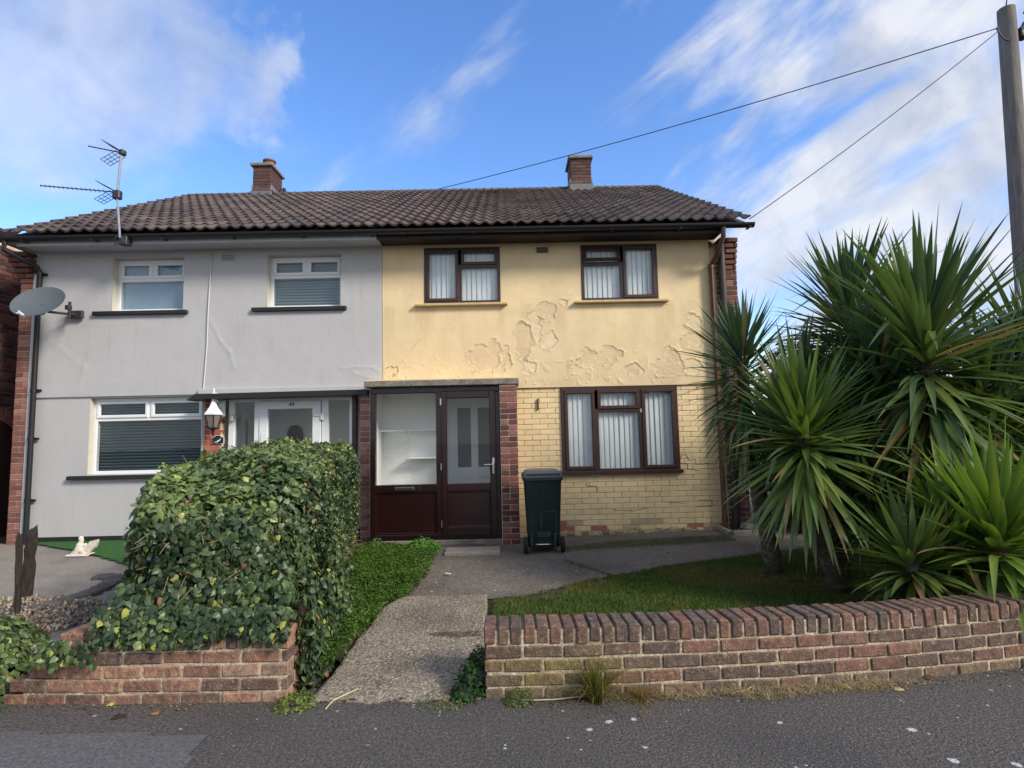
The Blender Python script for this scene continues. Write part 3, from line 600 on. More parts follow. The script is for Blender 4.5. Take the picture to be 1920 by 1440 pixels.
# ---- yellow lower brick wall
holes = [(Y3[0], Y3[1], Y3[2], Y3[3])]
YBR = S(226, 203, 158)
def ytint(c):
    j = 1+random.uniform(-.07, .05); t = tuple(v*j for v in YBR)
    if c.z < .36 and .3 < c.x:
        r = random.random()
        if r < .15: t = S(160, 104, 88)
        elif r < .5: t = S(184, 166, 134)
    return t
mb = MB(); brick_panel(mb, (.10, 8.106, 0), (1, 0, 0), (0, -1, 0), 2.86, .10, 2.195, [(Y3[0]-.10, Y3[1]-.10, Y3[2], 3)], jo=.007, bev=.004, tint=ytint, jit=.002, depth=.1)
mb.build('brick_wall', MT['ybrick'], yel)
mb = MB(); slab(mb, .095, 2.955, -.02, 2.20, 8.110, 8.33, [Y3]); mb.build('mortar_bed', MT['ymortar'], yel)
mb = MB()
CRK = [[(1269, 868), (1290, 870), (1290, 880), (1310, 882)], [(1275, 869), (1277, 852), (1288, 852), (1290, 862), (1303, 862), (1303, 870), (1345, 870)], [(1100, 905), (1102, 912), (1117, 912), (1118, 922)],
       [(1238, 920), (1238, 930)], [(1309, 938), (1335, 938), (1335, 948), (1308, 948)], [(1255, 942), (1281, 943)], [(1298, 700), (1298, 720)], [(1150, 957), (1188, 957), (1212, 953)]]
for ln in CRK:
    pts = [at(x+random.uniform(-1.5, 1.5), y+random.uniform(-1, 1), 8.101) for x, y in ln]
    out = []
    for a, b in zip(pts[:-1], pts[1:]):
        for q in range(4): out.append(a.lerp(b, q/4)+Vector((random.uniform(-.004, .004), 0, random.uniform(-.004, .004))))
    out.append(pts[-1]); mb = MB(); mb.tube(out, .0032, 5); mb.build('crack', MT['dark'], yel)
mb = MB()
c = at(1009, 757, 8.08); mb.box(c.x-.008, c.x+.008, 8.07, 8.105, c.z-.085, c.z+.075, (1, 1, 1), .003)
mb.build('wall_bracket', MT['dkpipe'], yel)
# crumbling cement footing
mb = MB()
for i in range(28):
    x = .35+i*.095; mb.obox(Vector((x, 8.07+random.uniform(-.01, .02), .12+random.uniform(-.01, .015)+.02*(x > 2))), Vector((1, random.uniform(-.1, .1), random.uniform(-.05, .05))).normalized(), Vector((0, 1, 0)), Vector((0, 0, 1)), .06, .05, .05+random.uniform(-.015, .02), .02, pal([(150, 136, 112), (132, 120, 100), (176, 156, 118)]), jit=.012)
mb.build('footing', mat('crumbling_cement', (1, 1, 1), .95, tint=True, nz=.4, nscale=30, bump=1, bscale=50), yel)

# ---- brick end walls with corbelled kneelers, gables
def end_wall(root, xa, xb, side, cols):
    mb = MB(); brick_panel(mb, (xa, 8.06, 0), (1, 0, 0), (0, -1, 0), xb-xa, .02, 3.84, cols=cols, depth=.1)
    xs = xb if side > 0 else xa
    L = 8.2
    brick_panel(mb, (xs, 8.065 if side > 0 else 8.065+L, 0), (0, 1 if side > 0 else -1, 0), (side, 0, 0), L, .02, 4.22, cols=cols, depth=.1)
    for k in range(6):                                        # corbels step forward under the eaves
        z = 3.84+k*.075; f = .020*(k+1)
        brick_panel(mb, (xa-(.03*k if side < 0 else 0), 8.06-f, 0), (1, 0, 0), (0, -1, 0), xb-xa+(.03*k if side < 0 else 0), z, z+.075, cols=[(104, 68, 60), (94, 62, 56), (116, 78, 68)], depth=.1+f, start=.1*(k % 2), bev=.008)
    mb.build('end_wall', MT['brick_far'], root)
    mb = MB(); mb.box(xa+.006, xb-.006, 8.066, 16.25, -.02, 4.23)
    y0, y1, yr = 8.10, 16.2, 12.2
    g = [(y0, 4.23), (y1, 4.23), (yr, 6.72)]; x0, x1 = (xa+.006, xb-.006)
    mb.add([(x0, a, b) for a, b in g]+[(x1, a, b) for a, b in g], [(0, 1, 2), (5, 4, 3), (0, 3, 4, 1), (1, 4, 5, 2), (2, 5, 3, 0)])
    mb.build('gable', MT['mortar_pale'], root)
end_wall(yel, 3.06, XR, 1, RED)
end_wall(grey, XL-.20, XL-.004, -1, ORANGE)
mb = MB(); mb.box(2.965, 3.058, 8.11, 8.33, -.02, 4.2, YT); mb.build('corner_wall', MT['ypaint'], yel)
for r_, a, b in ((grey, XL, XP-.003), (yel, XP+.003, 3.06)):
    mb = MB(); mb.box(a, b, 16.0, 16.2, -.02, 4.25); mb.build('back_wall', MT['brick_far'], r_)
    mb = MB(); mb.box(a, b, 8.34, 16.0, 2.30, 2.36); mb.box(a, b, 8.34, 16.0, 4.32, 4.36); mb.build('floor_slab', MT['dark'], r_)
mb = MB(); mb.box(XP-.05, XP+.05, 9.7, 16.0, 0, 4.3); mb.build('party_wall', MT['dark'], yel)

# ---- roof tiles
EY, EZ, RY, RZ = 7.66, 4.43, 12.2, 6.93
def roof(root, xa, xb, seed):
    rnd = random.Random(seed)
    s = Vector((0, RY-EY, RZ-EZ)); SL = s.length; s.normalize(); n = Vector((0, -s.z, s.y))
    NC = 16; g = SL/NC; p = .1661; nr = round((xb-xa)/p); p = (xb-xa)/nr
    K = 8; V = []; F = []; T = []
    TC = [(84, 71, 67), (76, 65, 63), (92, 78, 71), (96, 82, 74), (70, 61, 60), (84, 74, 72)]
    prof = [(.5+.5*math.cos(2*math.pi*k/K))**1.4*.034 for k in range(K+1)]
    for c in range(NC+1):
        r = 0
        while r < nr:
            w = min(2, nr-r); x0 = xa+r*p+.0015; x1 = xa+(r+w)*p-.0015
            bo = .036+rnd.uniform(-.004, .005); to = .006; dy = rnd.uniform(-.006, .006); tl = rnd.uniform(-.003, .003)
            length = g+.05 if c < NC else g*.4
            o = Vector((0, EY, EZ))+s*(c*g+dy)
            nn = w*K+1; b0 = len(V)
            for row, (d, off) in enumerate(((0, bo-.024), (0, bo), (length, to))):
                for k in range(nn):
                    x = x0+(x1-x0)*k/(nn-1); h = prof[k % K]+tl*(k/(nn-1)-.5)
                    q = o+s*d+n*(off+h); V.append((x, q.y, q.z))
            t = S(*rnd.choice(TC)); j = 1+rnd.uniform(-.15, .18); t = tuple(v*j for v in t)
            for row in range(2):
                for k in range(nn-1):
                    a = b0+row*nn+k; F.append((a, a+1, a+nn+1, a+nn)); T.append(t)
            r += w
    o = bulk('roof', np.array(V), np.array(F), np.array(T), MT['tile'], parent=root, smooth=True)
    o.data.set_sharp_from_angle(angle=math.radians(50))
    # deck under the tiles and the rear slope
    mb = MB(); e = .02
    dk = [(EY+.03, EZ-.03), (RY, RZ-.03), (16.74, EZ-.03), (16.74, EZ-.10), (RY, RZ-.12), (EY+.03, EZ-.10)]
    ea, eb = (e, -.0008) if root is grey else (-.0008, e)
    vs = [(xa+ea, a, b) for a, b in dk]+[(xb-eb, a, b) for a, b in dk]
    mb.add(vs, [(0, 1, 7, 6), (1, 2, 8, 7), (2, 3, 9, 8), (3, 4, 10, 9), (4, 5, 11, 10), (5, 0, 6, 11), (0, 5, 4, 1), (1, 4, 3, 2), (6, 7, 10, 11), (7, 8, 9, 10)], S(70, 62, 60))
    mb.build('roof_deck', MT['tile'], root)
    mb = MB(); x = xa                                             # ridge tiles
    while x < xb-.05:
        l = min(.45, xb-x); pts = []
        for k in range(9):
            a = math.pi*(k/8); pts.append((math.cos(a)*.13, math.sin(a)*.085))
        vs = [(x+.003, RY+c_, RZ+.0+z_-.035) for c_, z_ in pts]+[(x+l-.003, RY+c_, RZ+.0+z_-.03) for c_, z_ in pts]
        mb.add(vs, [(k, k+1, k+10, k+9) for k in range(8)], pal([(84, 74, 72), (92, 80, 72)])); x += l
    mb.build('ridge', MT['tile'], root, True)
roof(grey, XL-.18, XP+.01, 3); roof(yel, XP+.012, XR+.07, 4)

# ---- fascia, soffit, gutters
for r_, a, b, m_ in ((grey, XL+.02, XP, MT['pfascia']), (yel, XP+.002, 3.05, MT['dkwood'])):
    mb = MB(); mb.box(a, b, 7.705, 7.73, 4.275, 4.40, bev=.002); mb.build('fascia', m_, r_)
    mb = MB(); mb.box(a, b, 7.73, 8.09, 4.305, 4.325); mb.build('soffit', m_, r_)
def gutter(root, xa, xb, mat_, y=7.64, z=4.375):
    mb = MB(); n = 10; vs = []
    for x in (xa, xb):
        for r in (.058, .053):
            for k in range(n+1):
                a = math.pi*(1+k/n); vs.append((x, y+math.cos(a)*r, z+math.sin(a)*r))
    m = n+1; fs = []
    for k in range(n):
        fs += [(k, k+1, 2*m+k+1, 2*m+k), (m+k+1, m+k, 3*m+k, 3*m+k+1), (k, m+k, m+k+1, k+1), (2*m+k, 2*m+k+1, 3*m+k+1, 3*m+k)]
    fs += [(0, 2*m, 3*m, m), (n, m+n, 3*m+n, 2*m+n)]
    mb.add(vs, fs)
    x = xa+.4
    while x < xb:
        mb.box(x-.02, x+.02, y-.064, y+.064, z-.066, z-.056, bev=.002); x += .95
    mb.build('gutter', mat_, root, True, auto=30)
gutter(grey, XL-.22, XP-.002, MT['black']); gutter(yel, XP+.002, XR+.10, MT['black'])
# ---- downpipes
mb = MB()
p0 = Vector((XL+.03-.12, 7.64, 4.33))
mb.tube([p0, p0+Vector((0, 0, -.12)), Vector((XL+.09, 7.98, 4.06)), Vector((XL+.10, 8.02, 3.98)), Vector((XL+.10, 8.02, .20))], .034, 12)
for z in (3.95, 3.4, 2.28, 1.6, .75): mb.tube([(XL+.10, 8.02, z), (XL+.10, 8.02, z+.05)], .041, 12); mb.box(XL+.05, XL+.17, 8.05, 8.075, z+.01, z+.04)
mb.build('downpipe', MT['black'], grey, True, auto=40)
mb = MB(); mb.box(XL-.005, XL+.045, 8.045, 8.12, .22, 3.98); mb.build('corner_strip', MT['pfascia'], grey)
mb = MB()
mb.tube([(3.02, 7.64, 4.33), (3.02, 7.66, 4.20), (2.98, 7.9, 3.98), (2.955, 8.01, 3.90), (2.955, 8.01, .16)], .034, 12)
for z in (3.86, 3.0, 1.95, 1.28, .28): mb.tube([(2.955, 8.01, z), (2.955, 8.01, z+.06)], .042, 12)
mb.build('downpipe', MT['brownpipe'], yel, True, auto=40)
mb = MB(); mb.tube([(3.10, 7.985, 4.26), (3.10, 7.985, .14)], .052, 14)
for z in (3.2, 1.7, .5): mb.tube([(3.10, 7.985, z), (3.10, 7.985, z+.07)], .062, 14)
mb.build('soil_pipe', MT['dkpipe'], yel, True, auto=40)

# ---- chimneys
def chimney(root, pl, pr, pt, Y, dep, pot, lab):
    a = at(pl, 350, Y); b = at(pr, 350, Y); zt = at(pl, pt, Y).z; x0, x1 = a.x, b.x; z0 = 6.3; w = x1-x0
    c = MB()
    brick_panel(c, (x0, Y, 0), (1, 0, 0), (0, -1, 0), w, z0, zt-.05, cols=[(78, 58, 56), (88, 62, 58), (70, 54, 54), (96, 66, 60)], pitch=.225)
    brick_panel(c, (x1, Y, 0), (0, 1, 0), (1, 0, 0), dep, z0, zt-.05, cols=[(84, 60, 56), (98, 66, 60), (78, 58, 56)])
    brick_panel(c, (x0, Y+dep, 0), (0, -1, 0), (-1, 0, 0), dep, z0, zt-.05, cols=[(84, 60, 56), (98, 66, 60), (78, 58, 56)])
    c.box(x0+.006, x1-.006, Y+.006, Y+dep, z0, zt-.052, S(120, 108, 98))
    o = c.build('chimney', MT['brick_far'], root, label=lab)
    c = MB(); c.box(x0-.05, x1+.05, Y-.05, Y+dep+.05, zt-.05, zt+.02, bev=.012); c.build('chimney_cap', MT['concrete'], o)
    c = MB(); c.box(x0-.04, x1+.04, Y-.06, Y+.0, z0, RZ-.03, bev=.01); c.box(x0-.03, x1+.03, Y, Y+dep, RZ, RZ+.12, bev=.01); c.build('flashing', MT['lead'], o)
    if pot:
        c = MB(); cx_ = (x0+x1)/2+.03; c.lathe((cx_, Y+dep/2, zt+.02), [(.13, 0), (.13, .03), (.115, .05), (.12, .16), (.14, .17), (.14, .2), (.11, .2), (.10, .1)], 20); c.build('chimney_pot', MT['terracotta'], o, True, auto=40)
        c = MB()
        for dz in (-.42, -.36): c.tube([(x1-.02, Y+dep*.8, zt+dz), (x1+.12, Y+dep*.8, zt+dz-.03)], .012, 6)
        c.box(x1+.08, x1+.13, Y+dep*.8-.05, Y+dep*.8+.05, zt-.5, zt-.34); c.build('bracket', MT['dkmetal'], o)
chimney(grey, 474, 507, 308, 11.95, .62, True, 'brick chimney with a terracotta pot')
chimney(yel, 1071, 1109, 294, 11.9, .6, False, 'narrow brick chimney without a pot')

# ------------------------------------------------------------------ windows
def bars(mb, x0, x1, z0, z1, w, y0, y1, bev=.006):
    mb.box(x0, x1, y0, y1, z0, z0+w, bev=bev); mb.box(x0, x1, y0, y1, z1-w, z1, bev=bev)
    mb.box(x0, x0+w, y0+.0006, y1-.0006, z0+w-.004, z1-w+.004, bev=bev); mb.box(x1-w, x1, y0+.0006, y1-.0006, z0+w-.004, z1-w+.004, bev=bev)
def window(root, W, yf, mat_, lights, fw=.05, sw=.045, gl='glass', blind=None, sill=None, label=None):
    """lights: (x0,x1,z0,z1,opening,tilt) as fractions of the window"""
    x0, x1, z0, z1 = W; mb = MB(); bars(mb, x0, x1, z0, z1, fw, yf, yf+.07)
    seen = set()
    for l in lights:
        for q in (l[0], l[1]):
            if 0.01 < q < .99 and ('x', round(q, 2), l[2] > .01) not in seen:
                seen.add(('x', round(q, 2), l[2] > .01)); X = x0+(x1-x0)*q; mb.box(X-.026, X+.026, yf+.003, yf+.067, z0+(z1-z0)*l[2]+.018, z0+(z1-z0)*l[3]-fw*.6, bev=.006)
        if 0.01 < l[2] < .99:
            Z = z0+(z1-z0)*l[2]; mb.box(x0+(x1-x0)*l[0]+(.02 if l[0] < .01 else 0), x0+(x1-x0)*l[1]-(.02 if l[1] > .99 else 0), yf+.004, yf+.066, Z-.026, Z+.026, bev=.006)
    fr = mb.build('window', mat_, root, label=label)
    gm = MB()
    for l in lights:
        a = x0+(x1-x0)*l[0]+(.018 if l[0] > .01 else fw*.8); b = x0+(x1-x0)*l[1]-(.018 if l[1] < .99 else fw*.8)
        c = z0+(z1-z0)*l[2]+(.018 if l[2] > .01 else fw*.8); d = z0+(z1-z0)*l[3]-(.018 if l[3] < .99 else fw*.8)
        if l[4]:
            sm = MB(); bars(sm, a, b, c, d, sw, yf-.014, yf+.03, .008)
            if l[5]:
                t = math.radians(l[5]); s_ = []
                for (x, y, z) in sm.v:
                    dz = z-d; dy = y-yf; s_.append((x, yf+dy*math.cos(t)+dz*math.sin(t), d-dy*math.sin(t)+dz*math.cos(t)))
                sm.v = s_
            sm.build('sash', mat_, fr)
            gx = (a+sw*.8, b-sw*.8, c+sw*.8, d-sw*.8)
        else: gx = (a+.004, b-.004, c+.004, d-.004)
        if l[5]:
            t = math.radians(l[5]); dz0, dz1 = gx[2]-d, gx[3]-d
            g = [(gx[0], yf+dz0*math.sin(t), d+dz0*math.cos(t)), (gx[1], yf+dz0*math.sin(t), d+dz0*math.cos(t)), (gx[1], yf+dz1*math.sin(t), d+dz1*math.cos(t)), (gx[0], yf+dz1*math.sin(t), d+dz1*math.cos(t))]
            gm.add(g+[(p[0], p[1]+.006, p[2]) for p in g], [(0, 1, 2, 3), (7, 6, 5, 4)])
        else: gm.box(gx[0], gx[1], yf+.012, yf+.018, gx[2], gx[3])
    gm.build('pane', MT[gl], fr)
    if blind:
        kind, m_ = blind; bm_ = MB(); rnd = random.Random(int(x0*100))
        if kind == 'v':
            x = x0+.03; k = 0
            while x < x1-.03:
                th = math.radians(15+rnd.uniform(-4, 6)); hw = .043
                dx, dy = math.cos(th)*hw, math.sin(th)*hw; c_ = x+.04; y = yf+.085
                pts = []
                for q in range(5):
                    f_ = q/4*2-1; cv = (1-f_*f_)*.006; pts.append((c_+dx*f_, y+dy*f_-cv))
                sway = rnd.uniform(-.004, .004)
                vs = [(px_, py_, z0+.03) for px_, py_ in pts]+[(px_+sway, py_, z1-.02) for px_, py_ in pts]
                bm_.add(vs, [(q, q+1, q+6, q+5) for q in range(4)]); x += .073
        elif kind == 'h':
            z = z0+.06; tilt = math.radians(58)
            while z < z1-.03:
                zz_ = z+rnd.uniform(-.001, .001); h = .0205
                vs = []
                for xx in (x0+.03, x1-.03):
                    for q in range(4):
                        f_ = q/3*2-1; vs.append((xx, yf+.08-math.cos(tilt)*h*f_-(1-f_*f_)*.003, zz_+math.sin(tilt)*h*f_))
                bm_.add(vs, [(q, q+1, q+5, q+4) for q in range(3)]); z += .043
        else:
            bm_.box(x0+.03, x1-.03, yf+.075, yf+.078, z0+.03, z1-.02)
        bm_.build('blind', MT[m_], fr)
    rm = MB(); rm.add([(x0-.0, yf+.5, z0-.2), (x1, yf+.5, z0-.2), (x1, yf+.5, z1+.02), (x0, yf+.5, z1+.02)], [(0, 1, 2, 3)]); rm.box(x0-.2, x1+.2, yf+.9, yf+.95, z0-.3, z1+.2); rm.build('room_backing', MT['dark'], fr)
    if sill:
        a, b, zz_, yy, h, m_ = sill; sm = MB(); sm.box(a, b, yy, yf+.02, zz_-h, zz_, bev=.006); sm.build('sill', MT[m_], fr)
    return fr
GL = [(0, .5, .62, 1, 1, 0), (.5, 1, .62, 1, 1, 0), (0, 1, 0, .62, 0, 0)]
window(grey, W1, 8.19, MT['white'], GL, blind=('c', 'curtain'), sill=(-5.90, -4.56, 3.415, 8.02, .055, 'blackpaint'), label='white window with a plain blind, coloured pale blue for sky reflection')
window(grey, W2, 8.19, MT['white'], GL, blind=('h', 'vslat'), sill=(-3.64, -2.29, 3.425, 8.02, .055, 'blackpaint'), label='white window with slatted blind upstairs')
GL3 = [(0, .5, .72, 1, 1, 0), (.5, 1, .72, 1, 1, 0), (0, 1, 0, .72, 0, 0)]
window(grey, W3, 8.19, MT['white'], GL3, blind=('h', 'vslatd'), sill=(-6.16, -4.2, 1.095, 8.03, .055, 'blackpaint'), label='wide white window with dark slatted blind')
window(yel, Y1, 8.065, MT['brown'], [(0, .47, 0, 1, 1, 0), (.47, 1, .66, 1, 1, 0), (.47, 1, 0, .66, 0, 0)], fw=.045, blind=('v', 'blind'), sill=(-1.31, .02, 3.428, 8.00, .035, 'ymortar'), label='brown window with top light at the right')
window(yel, Y2, 8.065, MT['brown'], [(.53, 1, 0, 1, 1, 0), (0, .53, .66, 1, 1, 16), (0, .53, 0, .66, 0, 0)], fw=.045, blind=('v', 'blind'), sill=(.98, 2.33, 3.428, 8.00, .035, 'ymortar'), label='brown window with its small top light open')
window(yel, Y3, 8.075, MT['brown'], [(0, .30, 0, 1, 1, 0), (.30, .68, .72, 1, 1, 0), (.30, .68, 0, .72, 0, 0), (.68, 1, 0, 1, 1, 0)], fw=.055, sw=.05, blind=('v', 'blind'), sill=(.74, 2.43, 1.005, 8.04, .05, 'brown'), label='wide three-part brown window downstairs')
# air bricks
for r_, px, py in ((grey, 428, 483), (yel, 1017, 469)):
    c = at(px, py, 8.07); mb = MB()
    for i in range(8):
        mb.box(c.x-.085+i*.0225, c.x-.085+i*.0225+.008, 8.052, 8.074, c.z-.04, c.z+.04)
    for j in range(4): mb.box(c.x-.085, c.x+.08, 8.054, 8.073, c.z-.04+j*.024, c.z-.04+j*.024+.008)
    v = mb.build('air_vent', MT['concrete'] if r_ is yel else MT['grey'], r_); mb = MB(); mb.box(c.x-.082, c.x+.078, 8.066, 8.072, c.z-.038, c.z+.038); mb.build('vent_backing', MT['dark'], v)

def text_mesh(name, s, size, loc, mat_, parent, depth=.004):
    cu = bpy.data.curves.new(name, 'FONT'); cu.body = s; cu.size = size; cu.extrude = depth/2; cu.align_x = 'CENTER'; cu.align_y = 'CENTER'
    tmp = bpy.data.objects.new(name, cu); COL.objects.link(tmp)
    bpy.context.view_layer.update()
    me = bpy.data.meshes.new_from_object(tmp.evaluated_get(bpy.context.evaluated_depsgraph_get()))
    bpy.data.objects.remove(tmp)
    me.transform(Matrix.Translation(Vector(loc))@Matrix.Rotation(math.pi/2, 4, 'X'))
    root = parent
    while root.parent is not None: root = root.parent
    me.transform(Matrix.Translation(-ORG[root.name]))
    me.materials.clear(); me.materials.append(mat_); me.name = name
    o = bpy.data.objects.new(name, me); COL.objects.link(o); o.parent = parent; return o
# ------------------------------------------------------------------ maroon porch of the yellow house
PY = 7.72; DX0, DX1, DZ0, DZ1 = -1.875, -.12, .17, 2.20
mb = MB(); mb.box(-1.93, .145, 7.62, 8.074, 2.212, 2.295, bev=.008); mb.build('porch_lintel', MT['concrete'], yel)
mb = MB(); mb.box(-1.93, .09, 7.70, 8.07, 2.296, 2.315, YT); mb.build('lintel_flashing', MT['ypaint'], yel)
MX0, MX1 = -.985, -.905
mb = MB(); bars(mb, DX0, DX1, DZ0, DZ1, .075, PY, PY+.09, .008); mb.box(MX0, MX1, PY+.002, PY+.088, DZ0+.05, DZ1-.05, bev=.006)
mb.box(DX0+.06, MX0+.01, PY+.003, PY+.087, .80, .90, bev=.006)
por = mb.build('porch_frame', MT['maroon'], yel)
mb = MB(); mb.box(DX0+.07, MX0-.0, PY+.03, PY+.05, .24, .81); bars(mb, DX0+.07, MX0, .245, .805, .022, PY+.012, PY+.03, .006); mb.build('lower_panel', MT['maroonp'], por)
mb = MB(); mb.box(DX0+.075, MX0, PY+.035, PY+.043, .895, DZ1-.07); mb.build('pane', MT['glassp'], por)
# door leaf
dr = MB(); a, b, c, d = MX1-.005, DX1-.055, .215, 2.145
dr.box(a, a+.072, PY-.016, PY+.06, c, d, bev=.008); dr.box(b-.09, b, PY-.016, PY+.06, c, d, bev=.008)
dr.box(a+.065, b-.085, PY-.0155, PY+.0595, c, c+.12, bev=.008); dr.box(a+.065, b-.085, PY-.0155, PY+.0595, d-.10, d, bev=.008); dr.box(a+.065, b-.085, PY-.015, PY+.059, .80, .90, bev=.008)
door = dr.build('door', MT['maroon'], yel)
mb = MB(); mb.box(a+.066, b-.086, PY+.012, PY+.035, c+.11, .81); bars(mb, a+.07, b-.088, c+.115, .803, .022, PY-.004, PY+.012, .006); mb.build('lower_panel', MT['maroonp'], door)
mb = MB(); mb.box(a+.066, b-.086, PY+.015, PY+.023, .895, d-.09); mb.build('pane', MT['glassp'], door)
mb = MB(); hx = b-.045; mb.box(hx-.016, hx+.016, PY-.03, PY-.014, 1.02, 1.24, bev=.006); mb.tube([(hx, PY-.03, 1.15), (hx, PY-.07, 1.15), (hx-.02, PY-.075, 1.15), (hx-.12, PY-.07, 1.145)], .009, 8); mb.tube([(hx, PY-.014, 1.07), (hx, PY-.036, 1.07)], .012, 10); mb.build('handle', MT['steel'], door, True, auto=40)
for z in (2.0, 1.13, .38):
    mb = MB(); mb.tube([(MX1-.012, PY-.022, z-.045), (MX1-.012, PY-.022, z+.045)], .012, 10); mb.build('hinge', MT['steel'] if z < 1.9 else MT['alu'], door, True, auto=40)
mb = MB(); lx = at(759, 904, PY).x; mb.box(lx-.135, lx+.135, PY-.014, PY+.003, .828, .872, bev=.004); lb = mb.build('letterbox', MT['steel'], por)
mb = MB(); mb.box(lx-.11, lx+.11, PY-.0185, PY-.014, .838, .852, bev=.002); mb.build('letterbox_flap', MT['black'], lb)
text_mesh('house_number', '51', .075, (at(788, 904, PY).x, PY-.0035, .85), MT['dkmetal'], por)
mb = MB(); brick_panel(mb, (-.115, 7.64, 0), (1, 0, 0), (0, -1, 0), .225, .02, 2.21, cols=RED, header=.4); brick_panel(mb, (.11, 7.64, 0), (0, 1, 0), (1, 0, 0), .46, .02, 2.21, cols=RED)
pier = mb.build('brick_pier', MT['brick_far'], yel); mb = MB(); mb.box(-.117, .104, 7.646, 8.1, -.02, 2.209); mb.build('pier_mortar', MT['mortar_pale'], pier)
mb = MB(); mb.box(DX0-.02, DX1+.02, PY-.02, PY+.12, .0, .168, bev=.01); mb.build('threshold', MT['concrete'], yel)
# porch interior: white walls, shelves, inner door
BY = 8.80
mb = MB()
mb.box(-1.90, -1.87, PY+.1, BY, .1, 2.3); mb.box(-.10, -.07, PY+.1, BY, .1, 2.3); mb.box(-1.9, -.07, BY, BY+.05, .1, 2.3); mb.box(-1.9, -.07, PY+.1, BY, .1, .17); mb.box(-1.9, -.07, PY+.1, BY, 2.28, 2.31)
mb.box(-1.87, -1.05, BY-.30, BY-.0, .17, 2.28)
brick_panel(mb, (-1.87, BY-.303, 0), (1, 0, 0), (0, -1, 0), .40, .17, 2.28, tint=lambda c: (1, 1, 1), jo=.006, proud=.003)
mb.build('porch_wall', MT['whitep'], yel)
for (xa_, xb_, z) in ((-1.86, -1.50, 1.62), (-1.47, -1.06, 1.62), (-1.47, -1.06, 1.22)):
    mb = MB(); mb.box(xa_, xb_, BY-.52, BY-.306, z, z+.025, bev=.003); mb.box(xa_+.03, xb_-.03, BY-.34, BY-.306, z-.05, z); mb.build('shelf', MT['whitep'], yel)
idr = MB(); ia, ib = -.93, -.13; pn = [(at(858, 800, BY-.03).x, at(883, 800, BY-.03).x), (at(896, 800, BY-.03).x, at(921, 800, BY-.03).x)]
zt_, zb_ = at(870, 765, BY-.03).z, at(870, 876, BY-.03).z
slab(idr, ia, ib, .18, 2.16, BY-.05, BY-.005, [(pn[0][0], pn[0][1], zb_, zt_), (pn[1][0], pn[1][1], zb_, zt_), (pn[0][0], pn[0][1], .35, zb_-.15), (pn[1][0], pn[1][1], .35, zb_-.15)])
bars(idr, ia-.06, ib+.03, .15, 2.24, .06, BY-.07, BY-.004)
idoor = idr.build('inner_door', MT['white'], yel)
mb = MB()
for q in pn: mb.box(q[0]-.01, q[1]+.01, BY-.03, BY-.02, zb_-.01, zt_+.01)
mb.build('frosted_pane', MT['frost'], idoor)
mb = MB()
for q in pn: mb.box(q[0]-.01, q[1]+.01, BY-.028, BY-.02, .34, zb_-.14)
mb.build('lower_panel', MT['white'], idoor)

# ------------------------------------------------------------------ grey entrance
GY = 8.14
mb = MB(); 
mb.prism([(-4.40, 2.10), (-4.28, 2.185), (-1.93, 2.20), (-1.93, 2.13), (-4.25, 2.115)], 7.80, 8.09); mb.build('canopy', MT['blackpaint'], grey)
mb = MB(); mb.box(-4.36, -1.79, 8.02, 8.074, 2.20, 2.275, bev=.006); mb.build('canopy_lintel', MT['grey'], grey)
mb = MB(); brick_panel(mb, (-4.295, 8.09, 0), (1, 0, 0), (0, -1, 0), .24, .2, 2.19, cols=[(166, 84, 66), (150, 74, 60), (176, 94, 74)]); ep = mb.build('entrance_brick', MT['brick_far'], grey)
mb = MB(); mb.box(-4.296, -4.06, 8.096, 8.3, -.02, 2.19); mb.build('entrance_mortar', MT['mortar_pale'], ep)
ex = lambda p: at(p, 800, GY).x
mb = MB()
for a_, b_ in ((430, 441), (478, 489), (604, 617), (656, 661)): mb.box(ex(a_), ex(b_), GY-.03, GY+.05, .2, 2.16, bev=.006)
mb.box(ex(430), ex(661), GY-.028, GY+.048, 2.08, 2.17, bev=.006); mb.box(ex(439), ex(480), GY-.027, GY+.047, .2, 1.0); mb.box(ex(615), ex(658), GY-.027, GY+.047, .2, .5)
gf = mb.build('entrance_frame', MT['white'], grey)
mb = MB(); mb.box(ex(439), ex(480), GY+.01, GY+.016, .95, 2.1); mb.build('pane', MT['glass'], gf); mb = MB(); mb.box(ex(615), ex(658), GY+.01, GY+.016, .45, 2.1); mb.build('pane', MT['glass'], gf)
mb = MB(); ga, gb = ex(488), ex(603)
mb.box(ga, ga+.12, GY-.045, GY+.03, .22, 2.09, bev=.008); mb.box(gb-.12, gb, GY-.045, GY+.03, .22, 2.09, bev=.008); mb.box(ga+.11, gb-.11, GY-.0445, GY+.0295, 1.97, 2.09, bev=.008); mb.box(ga+.11, gb-.11, GY-.0445, GY+.0295, .22, .9, bev=.008)
gd = mb.build('door', MT['white'], grey, label='white glazed entrance door numbered 49')
mb = MB(); mb.box(ga+.11, gb-.11, GY-.01, GY-.004, .88, 1.98); mb.build('pane', MT['glass'], gd)
mb = MB(); mb.box(gb-.10, gb+.06, GY-.062, GY-.046, 1.86, 1.885, bev=.003); mb.box(gb+.0, gb+.05, GY-.066, GY-.03, 1.80, 1.90, bev=.006); mb.build('hinge', MT['white'], gd)
text_mesh('house_number', '49', .085, (at(549, 751, GY).x, GY-.0475, 2.03), MT['black'], gd)
mb = MB(); mb.box(ex(661)+.001, ex(668), GY-.025, GY+.10, .15, 2.15); mb.build('dark_post', MT['brown'], grey)
mb = MB(); brick_panel(mb, (-2.06, 7.93, 0), (1, 0, 0), (0, -1, 0), .165, .05, 2.20, cols=[(150, 102, 92), (138, 88, 78), (166, 126, 114)], pitch=.225, course=.075)
